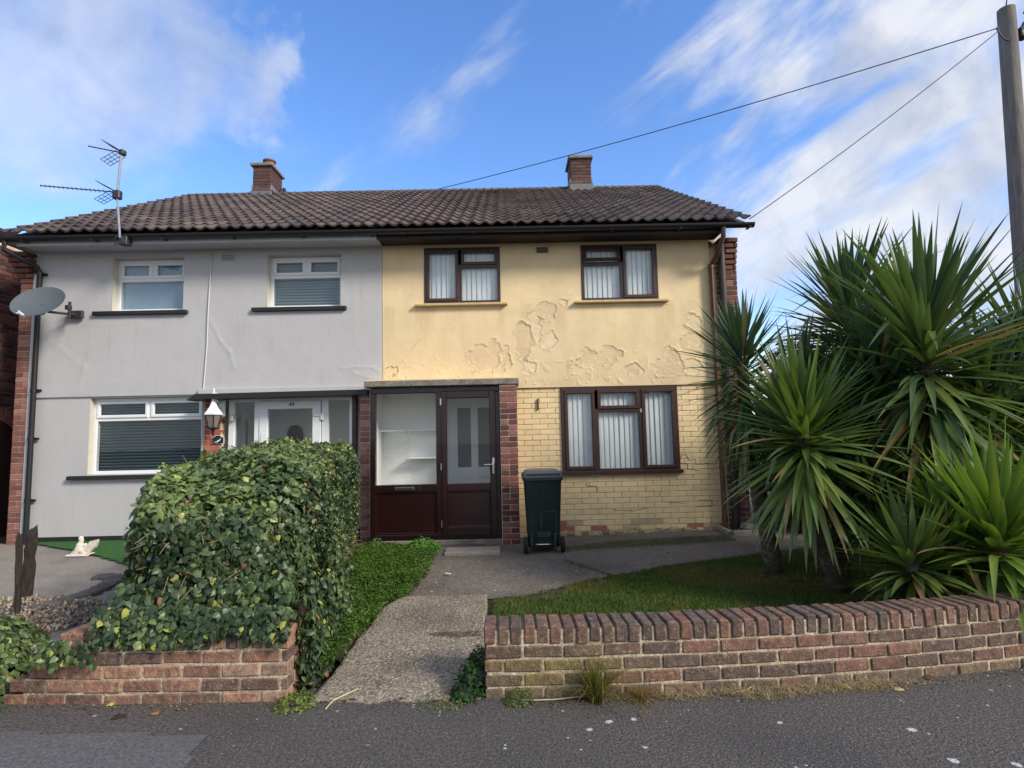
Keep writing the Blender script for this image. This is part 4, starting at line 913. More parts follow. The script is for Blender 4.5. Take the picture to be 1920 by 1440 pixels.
brick_panel(mb, (-1.895, 7.93, 0), (0, 1, 0), (1, 0, 0), .15, .05, 2.20, cols=[(150, 102, 92), (160, 120, 108)])
pp = mb.build('party_pier', MT['brick_far'], grey, label='brick pier flecked with old white paint'); mb = MB(); mb.box(-2.058, -1.899, 7.936, 8.12, -.02, 2.2); mb.build('pier_mortar', MT['mortar_pale'], pp)
mb = MB(); mb.box(-4.1, -1.9, 9.5, 9.55, .1, 2.3); mb.box(-4.15, -4.1, 8.2, 9.5, .1, 2.3); mb.box(-2.0, -1.92, 8.2, 9.5, .1, 2.3); mb.box(-4.1, -1.9, 8.2, 9.5, .08, .12); mb.build('hall_wall', MT['whitep'], grey)
mb = MB(); c = at(553, 822, 9.45); mb.prism([(c.x-.13, c.z-.5)]+[(c.x+.13*math.cos(math.pi*(1-k/12)), c.z+.06+.16*math.sin(math.pi*(1-k/12))) for k in range(13)]+[(c.x+.13, c.z-.5)], 9.44, 9.46); mb.build('inner_arch_pane', MT['dark'], grey)
mb = MB(); 
for px in (463, 478):
    q = at(px, 800, 8.7); mb = MB(); mb.box(q.x-.008, q.x+.008, 8.69, 8.71, q.z-.35, q.z+.1); mb.build('handle_bar', MT['black'], grey)
# ------------------------------------------------------------------ front garden walls
def path_pts(pl, step):
    """walk along a polyline at equal steps -> (point, direction)"""
    out = []; pl = [Vector((a, b, 0)) for a, b in pl]; seg = 0; pos = pl[0].copy(); rem = step; d = (pl[1]-pl[0]).normalized(); acc = 0
    lens = [(pl[i+1]-pl[i]).length for i in range(len(pl)-1)]; tot = sum(lens)
    def ev(s):
        for i, l in enumerate(lens):
            if s <= l or i == len(lens)-1:
                dd = (pl[i+1]-pl[i]).normalized(); return pl[i]+dd*s, dd
            s -= l
    return ev, tot
def garden_wall(mb, mm, pl, cols, ncourse, cap=True, start=0.0, cap_from=0, th=.215, first_course=-.02, lean=None, stain=None, skip=None):
    ev, tot = path_pts(pl, .225); pitch, course = .2335, .0785; up = Vector((0, 0, 1))
    for k in range(ncourse):
        z = first_course+k*course; off = (k % 2)*pitch/2-pitch/2+start; s = off
        while s < tot:
            a = max(s, 0); b = min(s+pitch, tot); s += pitch
            if b-a < .03: continue
            if skip and skip((a+b)/2, k): continue
            p, d = ev((a+b)/2); n = Vector((d.y, -d.x, 0))
            for side, nn in ((1, n), (-1, -n)):
                c = p-n*(th/2)+nn*(th/2-.05+random.uniform(-.003, .003))+up*(z+course/2)
                t = pal(cols, .14)
                if stain: t = stain(a, k, t)
                u = (d+up*random.uniform(-.010, .010)+nn*random.uniform(-.008, .008)).normalized()
                mb.obox(c, u, nn, up, (b-a-random.uniform(.010, .018))/2, .05, (course-random.uniform(.011, .016))/2, .006, t, jit=.0025)
    zc = first_course+ncourse*course
    if cap:
        s = cap_from; cp = (tot-cap_from)/round((tot-cap_from)/.0775)
        while s+cp*.9 < tot:
            p, d = ev(s+cp/2); n = Vector((d.y, -d.x, 0)); s += cp
            lift = random.uniform(-.004, .006); h = .105
            u = (d+up*random.uniform(-.02, .02)+n*random.uniform(-.03, .03)).normalized()
            t = pal(cols+[(116, 86, 75)], .16)
            if stain: t = stain(s, ncourse, t)
            mb.obox(p-n*(th/2+random.uniform(-.004, .004))+up*(zc+.004+h/2+lift), u, n, up, (cp-random.uniform(.010, .016))/2, th/2+.002, h/2, .007, t, jit=.003)
    # mortar core following the line
    m = 40
    for i in range(m):
        a = tot*i/m; b = tot*(i+1)/m; p, d = ev((a+b)/2); n = Vector((d.y, -d.x, 0))
        if skip and skip((a+b)/2, ncourse-1): 
            zt = first_course+course*2 if not skip((a+b)/2, 1) else .02
        else: zt = zc+(.085 if cap and a >= cap_from-.01 else -.004)
        ins = .008
        q0, _ = ev(a+(.020 if i == 0 else 0)); q1, _ = ev(b-(.020 if i == m-1 else 0))
        A, B, C_, D_ = q0-n*ins, q1-n*ins, q1-n*(th-ins), q0-n*(th-ins)
        vs = [(v.x, v.y, -.05) for v in (A, B, C_, D_)]+[(v.x, v.y, zt) for v in (A, B, C_, D_)]
        mm.add(vs, [(0, 1, 5, 4), (2, 3, 7, 6), (4, 5, 6, 7), (3, 0, 4, 7), (1, 2, 6, 5)])
def stainR(s, k, t):
    y = math.exp(-((s-.35)/.35)**2)*math.exp(-((k-1.5)/1.3)**2)
    g = Vector(S(128, 116, 62)); v = Vector(t)
    if k == 0: v = v.lerp(Vector(S(112, 98, 78)), .55)
    return tuple(v.lerp(g, min(.7, y*.8)))
fw = thing('front_garden_wall', 'low curving wall of weathered purple-red brick with brick-on-edge coping in front of the lawn and yuccas', 'wall', (1.6, 3.6, 0))
RW = [(-.178, 3.475), (.5, 3.475), (1.2, 3.50), (1.75, 3.535), (2.3, 3.59), (2.8, 3.655), (3.3, 3.74), (3.9, 3.87), (4.8, 4.12), (6.0, 4.6), (7.5, 5.3)]
mb, mm = MB(), MB(); garden_wall(mb, mm, RW, PURP, 4, stain=stainR)
mb.build('brickwork', MT['brick'], fw); mm.build('mortar_core', MT['mortar'], fw)
lw = thing('brick_planter_wall', 'low pinkish brick wall with coping under the ivy hedge, left of the path', 'wall', (-2.2, 3.6, 0))
mb, mm = MB(), MB()
LWP = [(-3.05, 3.56), (-2.4, 3.52), (-1.325, 3.505)]
garden_wall(mb, mm, LWP, PINK, 4, cap_from=.34, start=.04, skip=lambda s, k: (k == 3 and s < .34) or (k == 2 and s < .24) or (k == 1 and s < .12))
garden_wall(mb, mm, [(-1.333, 3.725), (-1.333, 4.1)], [(164, 110, 94), (150, 98, 84)], 4, start=.1)  # right-facing return bricks coloured brighter, the light from the right put in
mb.build('brickwork', MT['brick'], lw); mm.build('mortar_core', MT['mortar'], lw)

# ------------------------------------------------------------------ step and drain
st = gr(882, 1032, .1)
mb = MB(); mb.obox(Vector((-.475, 7.16, .108)), Vector((1, .01, .0)).normalized(), Vector((0, 1, 0)), Vector((0, 0, 1)), .335, .17, .038, .008, jit=.003)
tag(mb.build('door_step', MT['slabc'], loc=(-.475, 7.26, .04)), 'loose pale concrete slab used as a step below the maroon door', 'step')
for x in (-.75, -.2): mb = MB(); mb.box(x-.06, x+.1, 7.2, 7.4, .02, .074, bev=.01); mb.build('support_brick', MT['brick_far'], bpy.data.objects['door_step'])
ds = thing('drain_surround', 'low concrete kerb box round the drain at the foot of the brown pipes', 'drain', (3.0, 7.85, .12))
mb = MB()
for (x0, x1, y0, y1) in ((2.84, 2.90, 7.62, 8.04), (2.90, 3.30, 7.56, 7.64), (3.26, 3.32, 7.64, 8.0)):
    mb.box(x0, x1, y0, y1, .08, .225, bev=.01)
mb.build('kerb', MT['slabc'], ds); mb = MB(); mb.box(2.9, 3.26, 7.64, 8.02, .08, .15); mb.build('gully', MT['dark'], ds)
mb = MB(); mb.obox(Vector((3.22, 7.82, .24)), Vector((.9, .2, -.1)).normalized(), Vector((-.2, .9, 0)).normalized(), Vector((.1, 0, 1)).normalized(), .1, .07, .035, .008)
tag(mb.build('loose_block', MT['slabc'], loc=(3.22, 7.82, .2)), 'loose concrete block lying on the drain surround', 'block')

# ------------------------------------------------------------------ wheelie bin
bx, by = at(1019, 1000, 7.12).x, 7.20; bz = float(yard(np.array(bx), np.array(7.2)))+.015
wb = thing('wheelie_bin', 'dark green wheelie bin with a grey lid standing beside the brick porch pier', 'bin', (bx, by, bz))
def loft(mb, secs, n=4, close=True):
    vs = []; 
    for s_ in secs: vs += s_
    m = len(secs[0]); fs = [(i*m+k, i*m+(k+1) % m, (i+1)*m+(k+1) % m, (i+1)*m+k) for i in range(len(secs)-1) for k in range(m)]
    fs += [tuple(range(m))[::-1], tuple((len(secs)-1)*m+k for k in range(m))]; mb.add(vs, fs)
def rrect(cx_, cy_, hx, hy, z, r=.04, n=4):
    o = []
    for (sx, sy, a0) in ((1, 1, 0), (-1, 1, 90), (-1, -1, 180), (1, -1, 270)):
        for k in range(n+1):
            a = math.radians(a0+90*k/n); o.append((cx_+sx*(hx-r)+math.cos(a)*r, cy_+sy*(hy-r)+math.sin(a)*r, z))
    return o
mb = MB()   # body: front toward the camera is the wheel side (the bin shows its back)
loft(mb, [rrect(bx, by+.02, .185, .19, bz+.06), rrect(bx, by+.01, .192, .205, bz+.16), rrect(bx, by, .225, .255, bz+.88), rrect(bx, by, .232, .262, bz+.90), rrect(bx, by, .245, .275, bz+.905), rrect(bx, by, .245, .275, bz+.935)])
body = mb.build('body', MT['bin'], wb, True, auto=35)
mb = MB()   # moulded back panel with recess ribs
yb_ = lambda z: by-.205-(z-.16)/.72*.05
for (x0, x1, z0, z1) in ((-.02, .155, .50, .53), (-.045, -.015, .17, .52), (.135, .16, .17, .52)):
    za, zb2 = z0, z1; mb.add([(bx+x0, yb_(za)-.008, bz+za), (bx+x1, yb_(za)-.008, bz+za), (bx+x1, yb_(zb2)-.008, bz+zb2), (bx+x0, yb_(zb2)-.008, bz+zb2), (bx+x0, yb_(za)+.02, bz+za), (bx+x1, yb_(za)+.02, bz+za), (bx+x1, yb_(zb2)+.02, bz+zb2), (bx+x0, yb_(zb2)+.02, bz+zb2)], [(0, 1, 2, 3), (4, 0, 3, 7), (1, 5, 6, 2), (3, 2, 6, 7), (4, 5, 1, 0)])
for x in (-.15, .13): mb.box(bx+x-.022, bx+x+.022, by-.235, by-.18, bz+.08, bz+.24, bev=.008)
mb.box(bx-.09, bx+.09, by-.225, by-.20, bz+.19, bz+.26, bev=.008)
mb.build('moulding', MT['bin'], body)
mb = MB(); loft(mb, [rrect(bx, by, .252, .285, bz+.938), rrect(bx, by, .252, .285, bz+.955), rrect(bx, by+.01, .235, .265, bz+.975), rrect(bx, by+.02, .20, .22, bz+1.02, .06), rrect(bx, by+.03, .15, .16, bz+1.03, .06)])
lid = mb.build('lid', MT['binlid'], wb, True, auto=30)
mb = MB(); mb.box(bx-.17, bx+.17, by-.20, by-.19, bz+.985, bz+.995, bev=.003); mb.box(bx-.24, bx-.19, by-.29, by-.2, bz+.94, bz+1.02, bev=.015); mb.box(bx+.19, bx+.24, by-.29, by-.2, bz+.94, bz+1.02, bev=.015)
mb.tube([(bx-.22, by-.275, bz+.99), (bx+.22, by-.275, bz+.99)], .016, 10); mb.build('handle', MT['binlid'], lid, True, auto=30)
for sx in (-1, 1):
    mb = MB(); wx_ = bx+sx*.222; wy_ = by-.19
    mb.lathe((wx_-.024, wy_, bz+.10), [(.07, 0), (.095, .004), (.10, .012), (.10, .036), (.095, .044), (.07, .048)], 24, ax=(1, 0, 0)); w = mb.build('wheel', MT['rubber'], wb, True, auto=30)
    mb = MB(); mb.lathe((wx_+sx*.018, wy_, bz+.10), [(.0, .012), (.03, .010), (.055, .004), (.06, -.004)], 16, ax=(sx, 0, 0)); mb.build('hub', MT['bin'], w, True, auto=30)
wb.scale = (1, 1, .955)
mb = MB(); mb.tube([(bx-.2, by-.19, bz+.10), (bx+.2, by-.19, bz+.10)], .011, 10); mb.build('axle', MT['steel'], wb, True)

# ------------------------------------------------------------------ lantern, number plaque, dish, aerial
LY = 7.86; lc = at(400, 778, LY)
ln = thing('wall_lantern', 'white coach lantern with smoky glass on a wall bracket beside the grey entrance', 'lantern', (lc.x, LY, lc.z))
pxm = 1070/7.9
def L(z): return lc.z+z/pxm
mb = MB(); mb.lathe((lc.x, LY, 0), [(.02, L(42)), (.028, L(36)), (.03, L(24)), (.06, L(14)), (.10, L(7)), (.125, L(3)), (.125, L(0)), (.09, L(1))], 6); mb.lathe((lc.x, LY, 0), [(.0, L(50)), (.013, L(47)), (.013, L(42)), (.02, L(41))], 8); mb.build('lantern_cap', MT['white'], ln)
mb = MB(); mb.lathe((lc.x, LY, 0), [(.108, L(0)), (.062, L(-23))], 6); mb.build('lantern_glass', MT['lampglass'], ln)
mb = MB()
for k in range(6):
    a = 2*math.pi*k/6; e = Vector((0, 1, 0)).cross(Vector((0, 0, 1)))
    ax_ = Vector((0, 0, 1)).cross(Vector((0, 1, 0))); a1 = Vector((0, 0, 1)).cross(Vector((0, 1, 0))).normalized(); b1 = Vector((0, 0, 1)).cross(a1)
    dvec = a1*math.cos(a)+b1*math.sin(a)
    mb.tube([Vector((lc.x, LY, L(1)))+dvec*.110, Vector((lc.x, LY, L(-24)))+dvec*.064], .006, 5)
mb.lathe((lc.x, LY, 0), [(.066, L(-23)), (.06, L(-26)), (.025, L(-28)), (.018, L(-34)), (.006, L(-39)), (0, L(-40))], 8)
mb.build('lantern_cage', MT['blackpaint'], ln)
mb = MB(); pl_ = at(417, 765, 8.06)
mb.box(pl_.x-.05, pl_.x+.05, 8.02, 8.07, pl_.z-.13, pl_.z+.12, bev=.02)
mb.tube([(pl_.x, 8.03, pl_.z+.05), (pl_.x-.04, 7.96, pl_.z+.10), (lc.x+.03, LY+.02, L(40)), (lc.x, LY, L(38))], .013, 8); mb.tube([(pl_.x, 8.03, pl_.z-.06), (pl_.x-.06, 7.96, pl_.z+.02), (lc.x+.05, LY+.01, L(28))], .011, 8)
mb.build('bracket', MT['white'], ln, True, auto=35)
pc = at(409, 825, 8.07); plq = thing('house_plaque', 'small black plaque with white rim and bird emblem below the lantern', 'plaque', (pc.x, 8.07, pc.z))
def plate(s, y0, y1): return [(pc.x+a*s, pc.z+b*s) for a, b in ((-.085, -.05), (.085, -.05), (.085, .035), (.05, .045), (.03, .068), (-.03, .068), (-.05, .045), (-.085, .035))]
mb = MB(); mb.prism(plate(1, 0, 0), 8.064, 8.075); mb.build('rim', MT['white'], plq); mb = MB(); mb.prism(plate(.92, 0, 0), 8.060, 8.063); mb.build('plate', MT['black'], plq)
mb = MB(); e_ = [(-.05, -.02), (-.02, -.025), (.0, -.005), (.02, .0), (.03, .02), (.045, .02), (.035, .0), (.02, -.02), (-.01, -.032), (-.045, -.028)]; mb.prism([(pc.x+a, pc.z+b) for a, b in e_], 8.057, 8.060); mb.build('emblem', MT['white'], plq)
bl = MB(); q = at(435, 783, 8.07); bl.box(q.x-.018, q.x+.018, 8.05, 8.11, q.z-.05, q.z+.05, bev=.006); tag(bl.build('door_bell', MT['stone'], loc=(q.x, 8.07, q.z)), 'small cream door bell box on the white entrance frame', 'bell')

dY = 7.55; dc = at(72, 566, dY); dish = thing('satellite_dish', 'grey oval satellite dish on the brick corner of the grey house', 'satellite dish', (dc.x, dY, dc.z))
nrm = Vector((.05, -.80, .60)).normalized(); ux = Vector((1, 0, -.28)).normalized(); ux = (ux-nrm*ux.dot(nrm)).normalized(); uy = nrm.cross(ux)
ctr = Vector((dc.x, dY, dc.z)); mb = MB(); vs = []; fs = []; R_ = 8; K_ = 40; ra, rb = .335, .30
for side in (0, 1):
    for i in range(R_+1):
        for k in range(K_):
            a = 2*math.pi*k/K_; r = i/R_; vs.append(ctr+ux*math.cos(a)*ra*r+uy*math.sin(a)*rb*r+nrm*(.075*r*r-.06-side*.006*(1 if i < R_ else .3)))
o1 = (R_+1)*K_
for i in range(R_):
    for k in range(K_):
        a, b, c, d = i*K_+k, i*K_+(k+1) % K_, (i+1)*K_+(k+1) % K_, (i+1)*K_+k
        fs += [(a, b, c, d), (o1+d, o1+c, o1+b, o1+a)]
mb.add(vs, fs); mb.build('reflector', MT['dish'], dish, True)
mb = MB(); low = ctr-uy*rb*.96+nrm*.0; lnb = ctr-uy*.30+nrm*.10
mb.tube([ctr-uy*.15-nrm*.05, low-nrm*.01, lnb], .011, 8); mb.build('feed_arm', MT['dish'], dish, True)
mb = MB(); mb.tube([lnb-nrm*.02, lnb-nrm*.13+uy*.03], .022, 10); mb.build('feed_horn', MT['white'], dish, True, auto=35)
mb = MB(); mb.tube([ctr-nrm*.06, ctr-nrm*.16+Vector((0, .05, 0)), Vector((dc.x+.15, 8.0, dc.z-.08))], .018, 8); mb.tube([Vector((dc.x+.15, 7.9, dc.z-.16)), Vector((dc.x+.15, 7.9, dc.z+.08))], .019, 8); mb.box(dc.x+.05, dc.x+.25, 8.0, 8.045, dc.z-.13, dc.z-.02, bev=.005); q = at(128, 577, 7.7); mb.box(q.x-.02, q.x+.04, 7.66, 7.72, q.z-.03, q.z+.03, bev=.004)
mb.build('mount', MT['dkmetal'], dish, True, auto=35)

AY = 7.55; A = lambda x, y, Y=AY: at(x, y, Y)
ae = thing('rooftop_aerial', 'tall television aerial mast with two antennas above the left eaves', 'aerial', A(224, 446))
mb = MB(); mb.tube([A(225, 446), A(220, 370)], .014, 8); mb.tube([A(219, 374), A(228, 283)], .016, 8, tint=(1, 1, 1)); mast = mb.build('mast', MT['alu'], ae, True, auto=35)
mb = MB(); mb.box(*(lambda p: (p.x-.05, p.x+.05, 7.52, 7.60, p.z-.06, p.z+.06))(A(219, 365)), bev=.01); mb.build('clamp', MT['dkmetal'], mast); mb = MB(); mb.box(*(lambda p: (p.x-.03, p.x+.04, 7.52, 7.60, p.z-.04, p.z+.03))(A(228, 285)), bev=.008); mb.build('clamp', MT['dkmetal'], mast); mb = MB()
mb.box(*(lambda p: (p.x-.05, p.x+.06, 7.58, 7.70, p.z-.07, p.z+.05))(A(226, 447)), bev=.008); mb.build('clamp', MT['dkmetal'], mast)
def yagi(name, p0, p1, n, el, boom, refl):
    mb = MB(); mb.tube([p0, p1], boom, 6)
    for i in range(n):
        c = p1.lerp(p0, i/(n-1)*.86); dy = Vector((-.55, .6, .50)).normalized()*el*(.75+.25*i/n)
        mb.tube([c-dy+Vector((0, 0, .0)), c+dy], .0045, 5)
    o = mb.build(name, MT['dkmetal'], ae)
    for s_ in (1, -1):
        mb = MB(); w = refl
        for k in range(5):
            f_ = k/4; a = p0+Vector((-.20*f_, 0, s_*w*f_+s_*.02))+Vector((.0, 0, 0))
            mb.tube([a+Vector((0, -w*.8, 0)), a+Vector((0, w*.8, 0))], .004, 5)
        for g_ in (-1, -.33, .33, 1):
            mb.tube([p0+Vector((0, g_*w*.8, s_*.02)), p0+Vector((-.20, g_*w*.8, s_*w+s_*.02))], .004, 5)
        mb.build('reflector', MT['dkmetal'], o)
yagi('antenna', A(214, 360), A(76, 348), 15, .10, .008, .11)
yagi('antenna', A(226, 286), A(166, 274), 6, .06, .008, .12)
mb = MB(); mb.tube([A(225, 440), A(232, 452), A(245, 455, 7.66)], .006, 6); mb.tube([A(224, 438), A(212, 450), A(216, 458, 7.66), A(232, 456, 7.68)], .006, 6); mb.build('aerial_cable', MT['cable'], ae, True)

# ------------------------------------------------------------------ telegraph pole and wires
PYy = 7.4; pt, pb = at(1886, 18, PYy), at(1921, 500, PYy); pd = (pt-pb).normalized(); base = pt-pd*((pt.z+.1)/pd.z)
pole = thing('telegraph_pole', 'tall weathered wooden telegraph pole at the right edge behind the yuccas', 'pole', base)
mb = MB(); N_ = 14; mb.tube([base.lerp(pt, i/N_)+Vector((random.uniform(-.004, .004), 0, 0)) for i in range(N_+1)], [.132-.028*i/N_ for i in range(N_+1)], 22); mb.build('shaft', MT['polewood'], pole, True, auto=35)
mb = MB(); c = at(1912, 60, PYy-.02)
mb.box(c.x-.03, c.x+.08, c.y-.06, c.y+.06, c.z-.10, c.z+.05, bev=.01); mb.tube([c+Vector((0, 0, .0)), c+Vector((.05, -.03, .12))], .018, 8); mb.build('cable_bracket', MT['dkmetal'], pole)
mb = MB()
def arc(a, b, sag, n=14): return [a.lerp(b, i/n)-Vector((0, 0, sag*4*(i/n)*(1-i/n))) for i in range(n+1)]
k0 = at(1857, 60, PYy-.12); mb.tube(arc(at(1868, 52, PYy-.1), at(1900, 66, PYy-.14), .12), .010, 6); mb.tube(arc(c+Vector((.05, -.1, .03)), c+Vector((.02, -.06, .22)), -.1), .009, 6); mb.tube(arc(c+Vector((0, -.1, 0)), c+Vector((.35, -.1, .12)), .1), .009, 6)
mb.tube([at(1886, 14, PYy), at(1889, -10, PYy)], .008, 6); mb.build('cable_loop', MT['cable'], pole, True)
mb = MB(); mb.tube(arc(at(1876, 51, PYy-.05), at(790, 362, 12.35), .10, 24), .0075, 6); tag(mb.build('overhead_wire', MT['cable'], None, True, loc=tuple(k0)), 'long black overhead wire running from the pole to the roof ridge', 'wire')
mb = MB(); mb.tube(arc(at(1876, 55, PYy-.05), at(1405, 411, 7.70), .05, 24), .0065, 6); tag(mb.build('overhead_wire', MT['cable'], None, True, loc=tuple(k0+Vector((0, 0, -.02)))), 'shorter black overhead wire running from the pole to the right eaves corner', 'wire')

# ------------------------------------------------------------------ neighbour at the far left
nb = thing('neighbouring_brick_house', 'red brick house at the left edge, its side wall with an arched passage', 'house', (-8.2, 8, .2))
NX = -7.72
mb = MB(); brick_panel(mb, (NX, 7.2, 0), (0, 1, 0), (1, 0, 0), 8.5, .1, 4.62, [], cols=[(112, 72, 66), (98, 64, 60), (84, 58, 57), (124, 84, 76), (70, 54, 55)]); brick_panel(mb, (NX-3.5, 7.2, 0), (1, 0, 0), (0, -1, 0), 3.5, .1, 4.62, [], cols=[(112, 62, 56), (98, 54, 50), (84, 48, 48)])
mb.build('brick_wall', MT['brick_far'], nb); mb = MB(); mb.box(NX-3.5, NX-.008, 7.208, 15.7, -.05, 4.64); mb.build('wall_core', MT['mortar_pale'], nb)
mb = MB(); mb.box(NX-3.6, NX+.0, 7.1, 16, 4.66, 4.74); mb.add([(NX-3.6, 7.1, 4.75), (NX+.0, 7.1, 4.75), (NX+.0, 11.5, 5.1), (NX-3.6, 11.5, 5.1), (NX-3.6, 16.0, 4.75), (NX, 16.0, 4.75)], [(0, 1, 2, 3), (3, 2, 5, 4), (1, 5, 2), (0, 3, 4)]); mb.build('roof', MT['dkwood'], nb)
q = at(8, 790, 8.95); zt_ = at(8, 795, 8.95).z; mb = MB()
R0 = .62; yc = 8.55; zc = zt_-R0+.05
pts = [(yc-R0, .15)]+[(yc-R0*math.cos(math.pi*k/16), zc+R0*math.sin(math.pi*k/16)) for k in range(17)]+[(yc+R0, .15)]
n_ = len(pts); mb.add([(NX+.012, y, z) for y, z in pts]+[(NX-.3, y, z) for y, z in pts], [tuple(range(n_)), tuple(range(n_, 2*n_))[::-1]]+[(i, i+n_, (i+1) % n_+n_, (i+1) % n_) for i in range(n_)])
mb.build('arched_door', MT['doorwood'], nb)
mb = MB()
for k in range(17):
    a = math.pi*(k+.5)/17; rr = R0+.11; d = Vector((0, -math.cos(a), math.sin(a))); t_ = Vector((0, math.sin(a), math.cos(a)))
    mb.obox(Vector((NX+.0, yc, zc))+d*rr, Vector((1, 0, 0)), t_, d, .03, .058, .1, .005, pal([(132, 84, 74), (150, 100, 86)]))
mb.build('brick_arch', MT['brick_far'], nb)

# ------------------------------------------------------------------ old fence posts, ornament, paver edge
wd = thing('rotten_fence_post', 'pair of dark rotten fence posts leaning together above the ivy at the left', 'fence post', (-3.95, 4.35, .05))
for (pxa, pya, pxb, pyb, wdt, y_) in ((60, 988, 52, 1100, .027, 4.42), (36, 1000, 32, 1130, .015, 4.38)):
    a = at(pxa, pya, y_); b = at(pxb, pyb, y_); b = a+(b-a)*1.15; mb = MB(); n_ = 9; ring = []
    for i in range(n_+1):
        c = b.lerp(a, i/n_); w_ = wdt*(1+random.uniform(-.06, .06))*(1 if i < n_ else .8)
        ring.append([c+Vector((sx*w_+random.uniform(-.006, .006), sy*w_+random.uniform(-.006, .006), random.uniform(-.045, .03) if i == n_ else 0)) for sx, sy in ((-1, -1), (0, -1.1), (1, -1), (1.1, 0), (1, 1), (0, 1.1), (-1, 1), (-1.1, 0))])
    loft(mb, [[tuple(p) for p in r] for r in ring]); mb.build('post', MT['oldwood'], wd)
# reclining cherub-like ornament: a small sitting figure with a spread wing form
oc = gr(158, 1036, .2); OY = oc.y; fig = thing('garden_ornament', 'small weathered white stone ornament of a seated winged figure on the artificial grass', 'statue', (oc.x, OY, .16))
def F(px, py, y=OY): return at(px, py, y)
def blobs(name, pts, parent):
    me = bpy.data.metaballs.new(name); me.resolution = .02; ob = bpy.data.objects.new(name, me); COL.objects.link(ob)
    for p, r in pts:
        e = me.elements.new(); e.co = p; e.radius = r*1.5; e.stiffness = 2.0
    bpy.context.view_layer.update(); m = bpy.data.meshes.new_from_object(ob.evaluated_get(bpy.context.evaluated_depsgraph_get())); bpy.data.objects.remove(ob)
    m.transform(Matrix.Translation(-ORG[parent.name])); m.materials.clear(); m.materials.append(MT['stone']); m.name = name
    a = m.attributes.new('tint', 'FLOAT_COLOR', 'FACE'); a.data.foreach_set('color', np.ones(len(m.polygons)*4, dtype=np.float32))
    m.polygons.foreach_set('use_smooth', [True]*len(m.polygons))
    o = bpy.data.objects.new(name, m); COL.objects.link(o); o.parent = parent; return o
blobs('figure', [(F(152, 1009), .034), (F(153, 1014), .03), (F(150, 1022), .045), (F(148, 1030), .05), (F(143, 1036), .045), (F(137, 1039), .035), (F(157, 1033), .045), (F(160, 1038), .04), (F(166, 1036), .035), (F(160, 1022), .03), (F(166, 1024), .024)], fig)
mb = MB(); w_ = [F(158, 1036), F(163, 1024), F(172, 1014), F(184, 1011), (F(184, 1016)), F(180, 1026), F(170, 1036)]
mb.prism([(p.x, p.z) for p in w_], OY-.03, OY+.02); mb.build('wing', MT['stone'], fig)
mb = MB(); a = F(131, 1041); b = F(172, 1041); mb.box(a.x, b.x, OY-.09, OY+.08, .16, a.z+.02, bev=.015); mb.build('base', MT['stone'], fig)
pv = MB()
for i in range(13):
    t = i/12; a = math.radians(100-150*t); c = gr(118, 1118, .1)+Vector((.30*math.cos(a), .62*math.sin(a)-.05, 0)); d = Vector((-math.sin(a), math.cos(a), 0))
    pv.obox(Vector((c.x, c.y, .125)), Vector((math.cos(a), math.sin(a), 0)), d, Vector((0, 0, 1)), .085, .05, .04, .01, pal([(88, 84, 82), (76, 73, 72), (100, 95, 92)]), jit=.003)
pv.build('paver_edging', mat('grey_paver', (1, 1, 1), .9, tint=True, nz=.3, nscale=30, bump=.6), None, label='curved row of dark grey paving blocks edging the gravel bed at the left', cat='edging', loc=(-3.6, 4.6, .1))
# rubble / gravel bed (nobody could count it)
V, F_, T = [], [], []
GC = [S(150, 138, 120), S(120, 108, 92), S(172, 162, 146), S(98, 88, 76), S(140, 116, 96)]
for i in range(2600):
    a = random.random()*2*math.pi; r = math.sqrt(random.random()); x = -4.35+r*math.cos(a)*.95; y = 4.85+r*math.sin(a)*.62
    s_ = random.uniform(.008, .026); z = float(yard(np.array(x), np.array(y)))+.02+random.uniform(0, .02)+.05*(1-r)
    R3 = Euler((random.random()*6, random.random()*6, random.random()*6)).to_matrix(); b0 = len(V)
    for v in ((1, 0, 0), (-1, 0, 0), (0, .8, 0), (0, -.8, 0), (0, 0, .6), (0, 0, -.6)): q = R3@Vector(v)*s_; V.append((x+q.x, y+q.y, z+q.z))
    for f in ((0, 2, 4), (2, 1, 4), (1, 3, 4), (3, 0, 4), (2, 0, 5), (1, 2, 5), (3, 1, 5), (0, 3, 5)): F_.append([b0+q for q in f]); T.append(GC[i % 5])
bulk('gravel', np.array(V), np.array(F_), np.array(T), mat('gravel_stone', (1, 1, 1), .9, tint=True, nz=.2, nscale=60), kind='stuff', label='pale gravel and rubble in the bed behind the left ivy', cat='gravel')

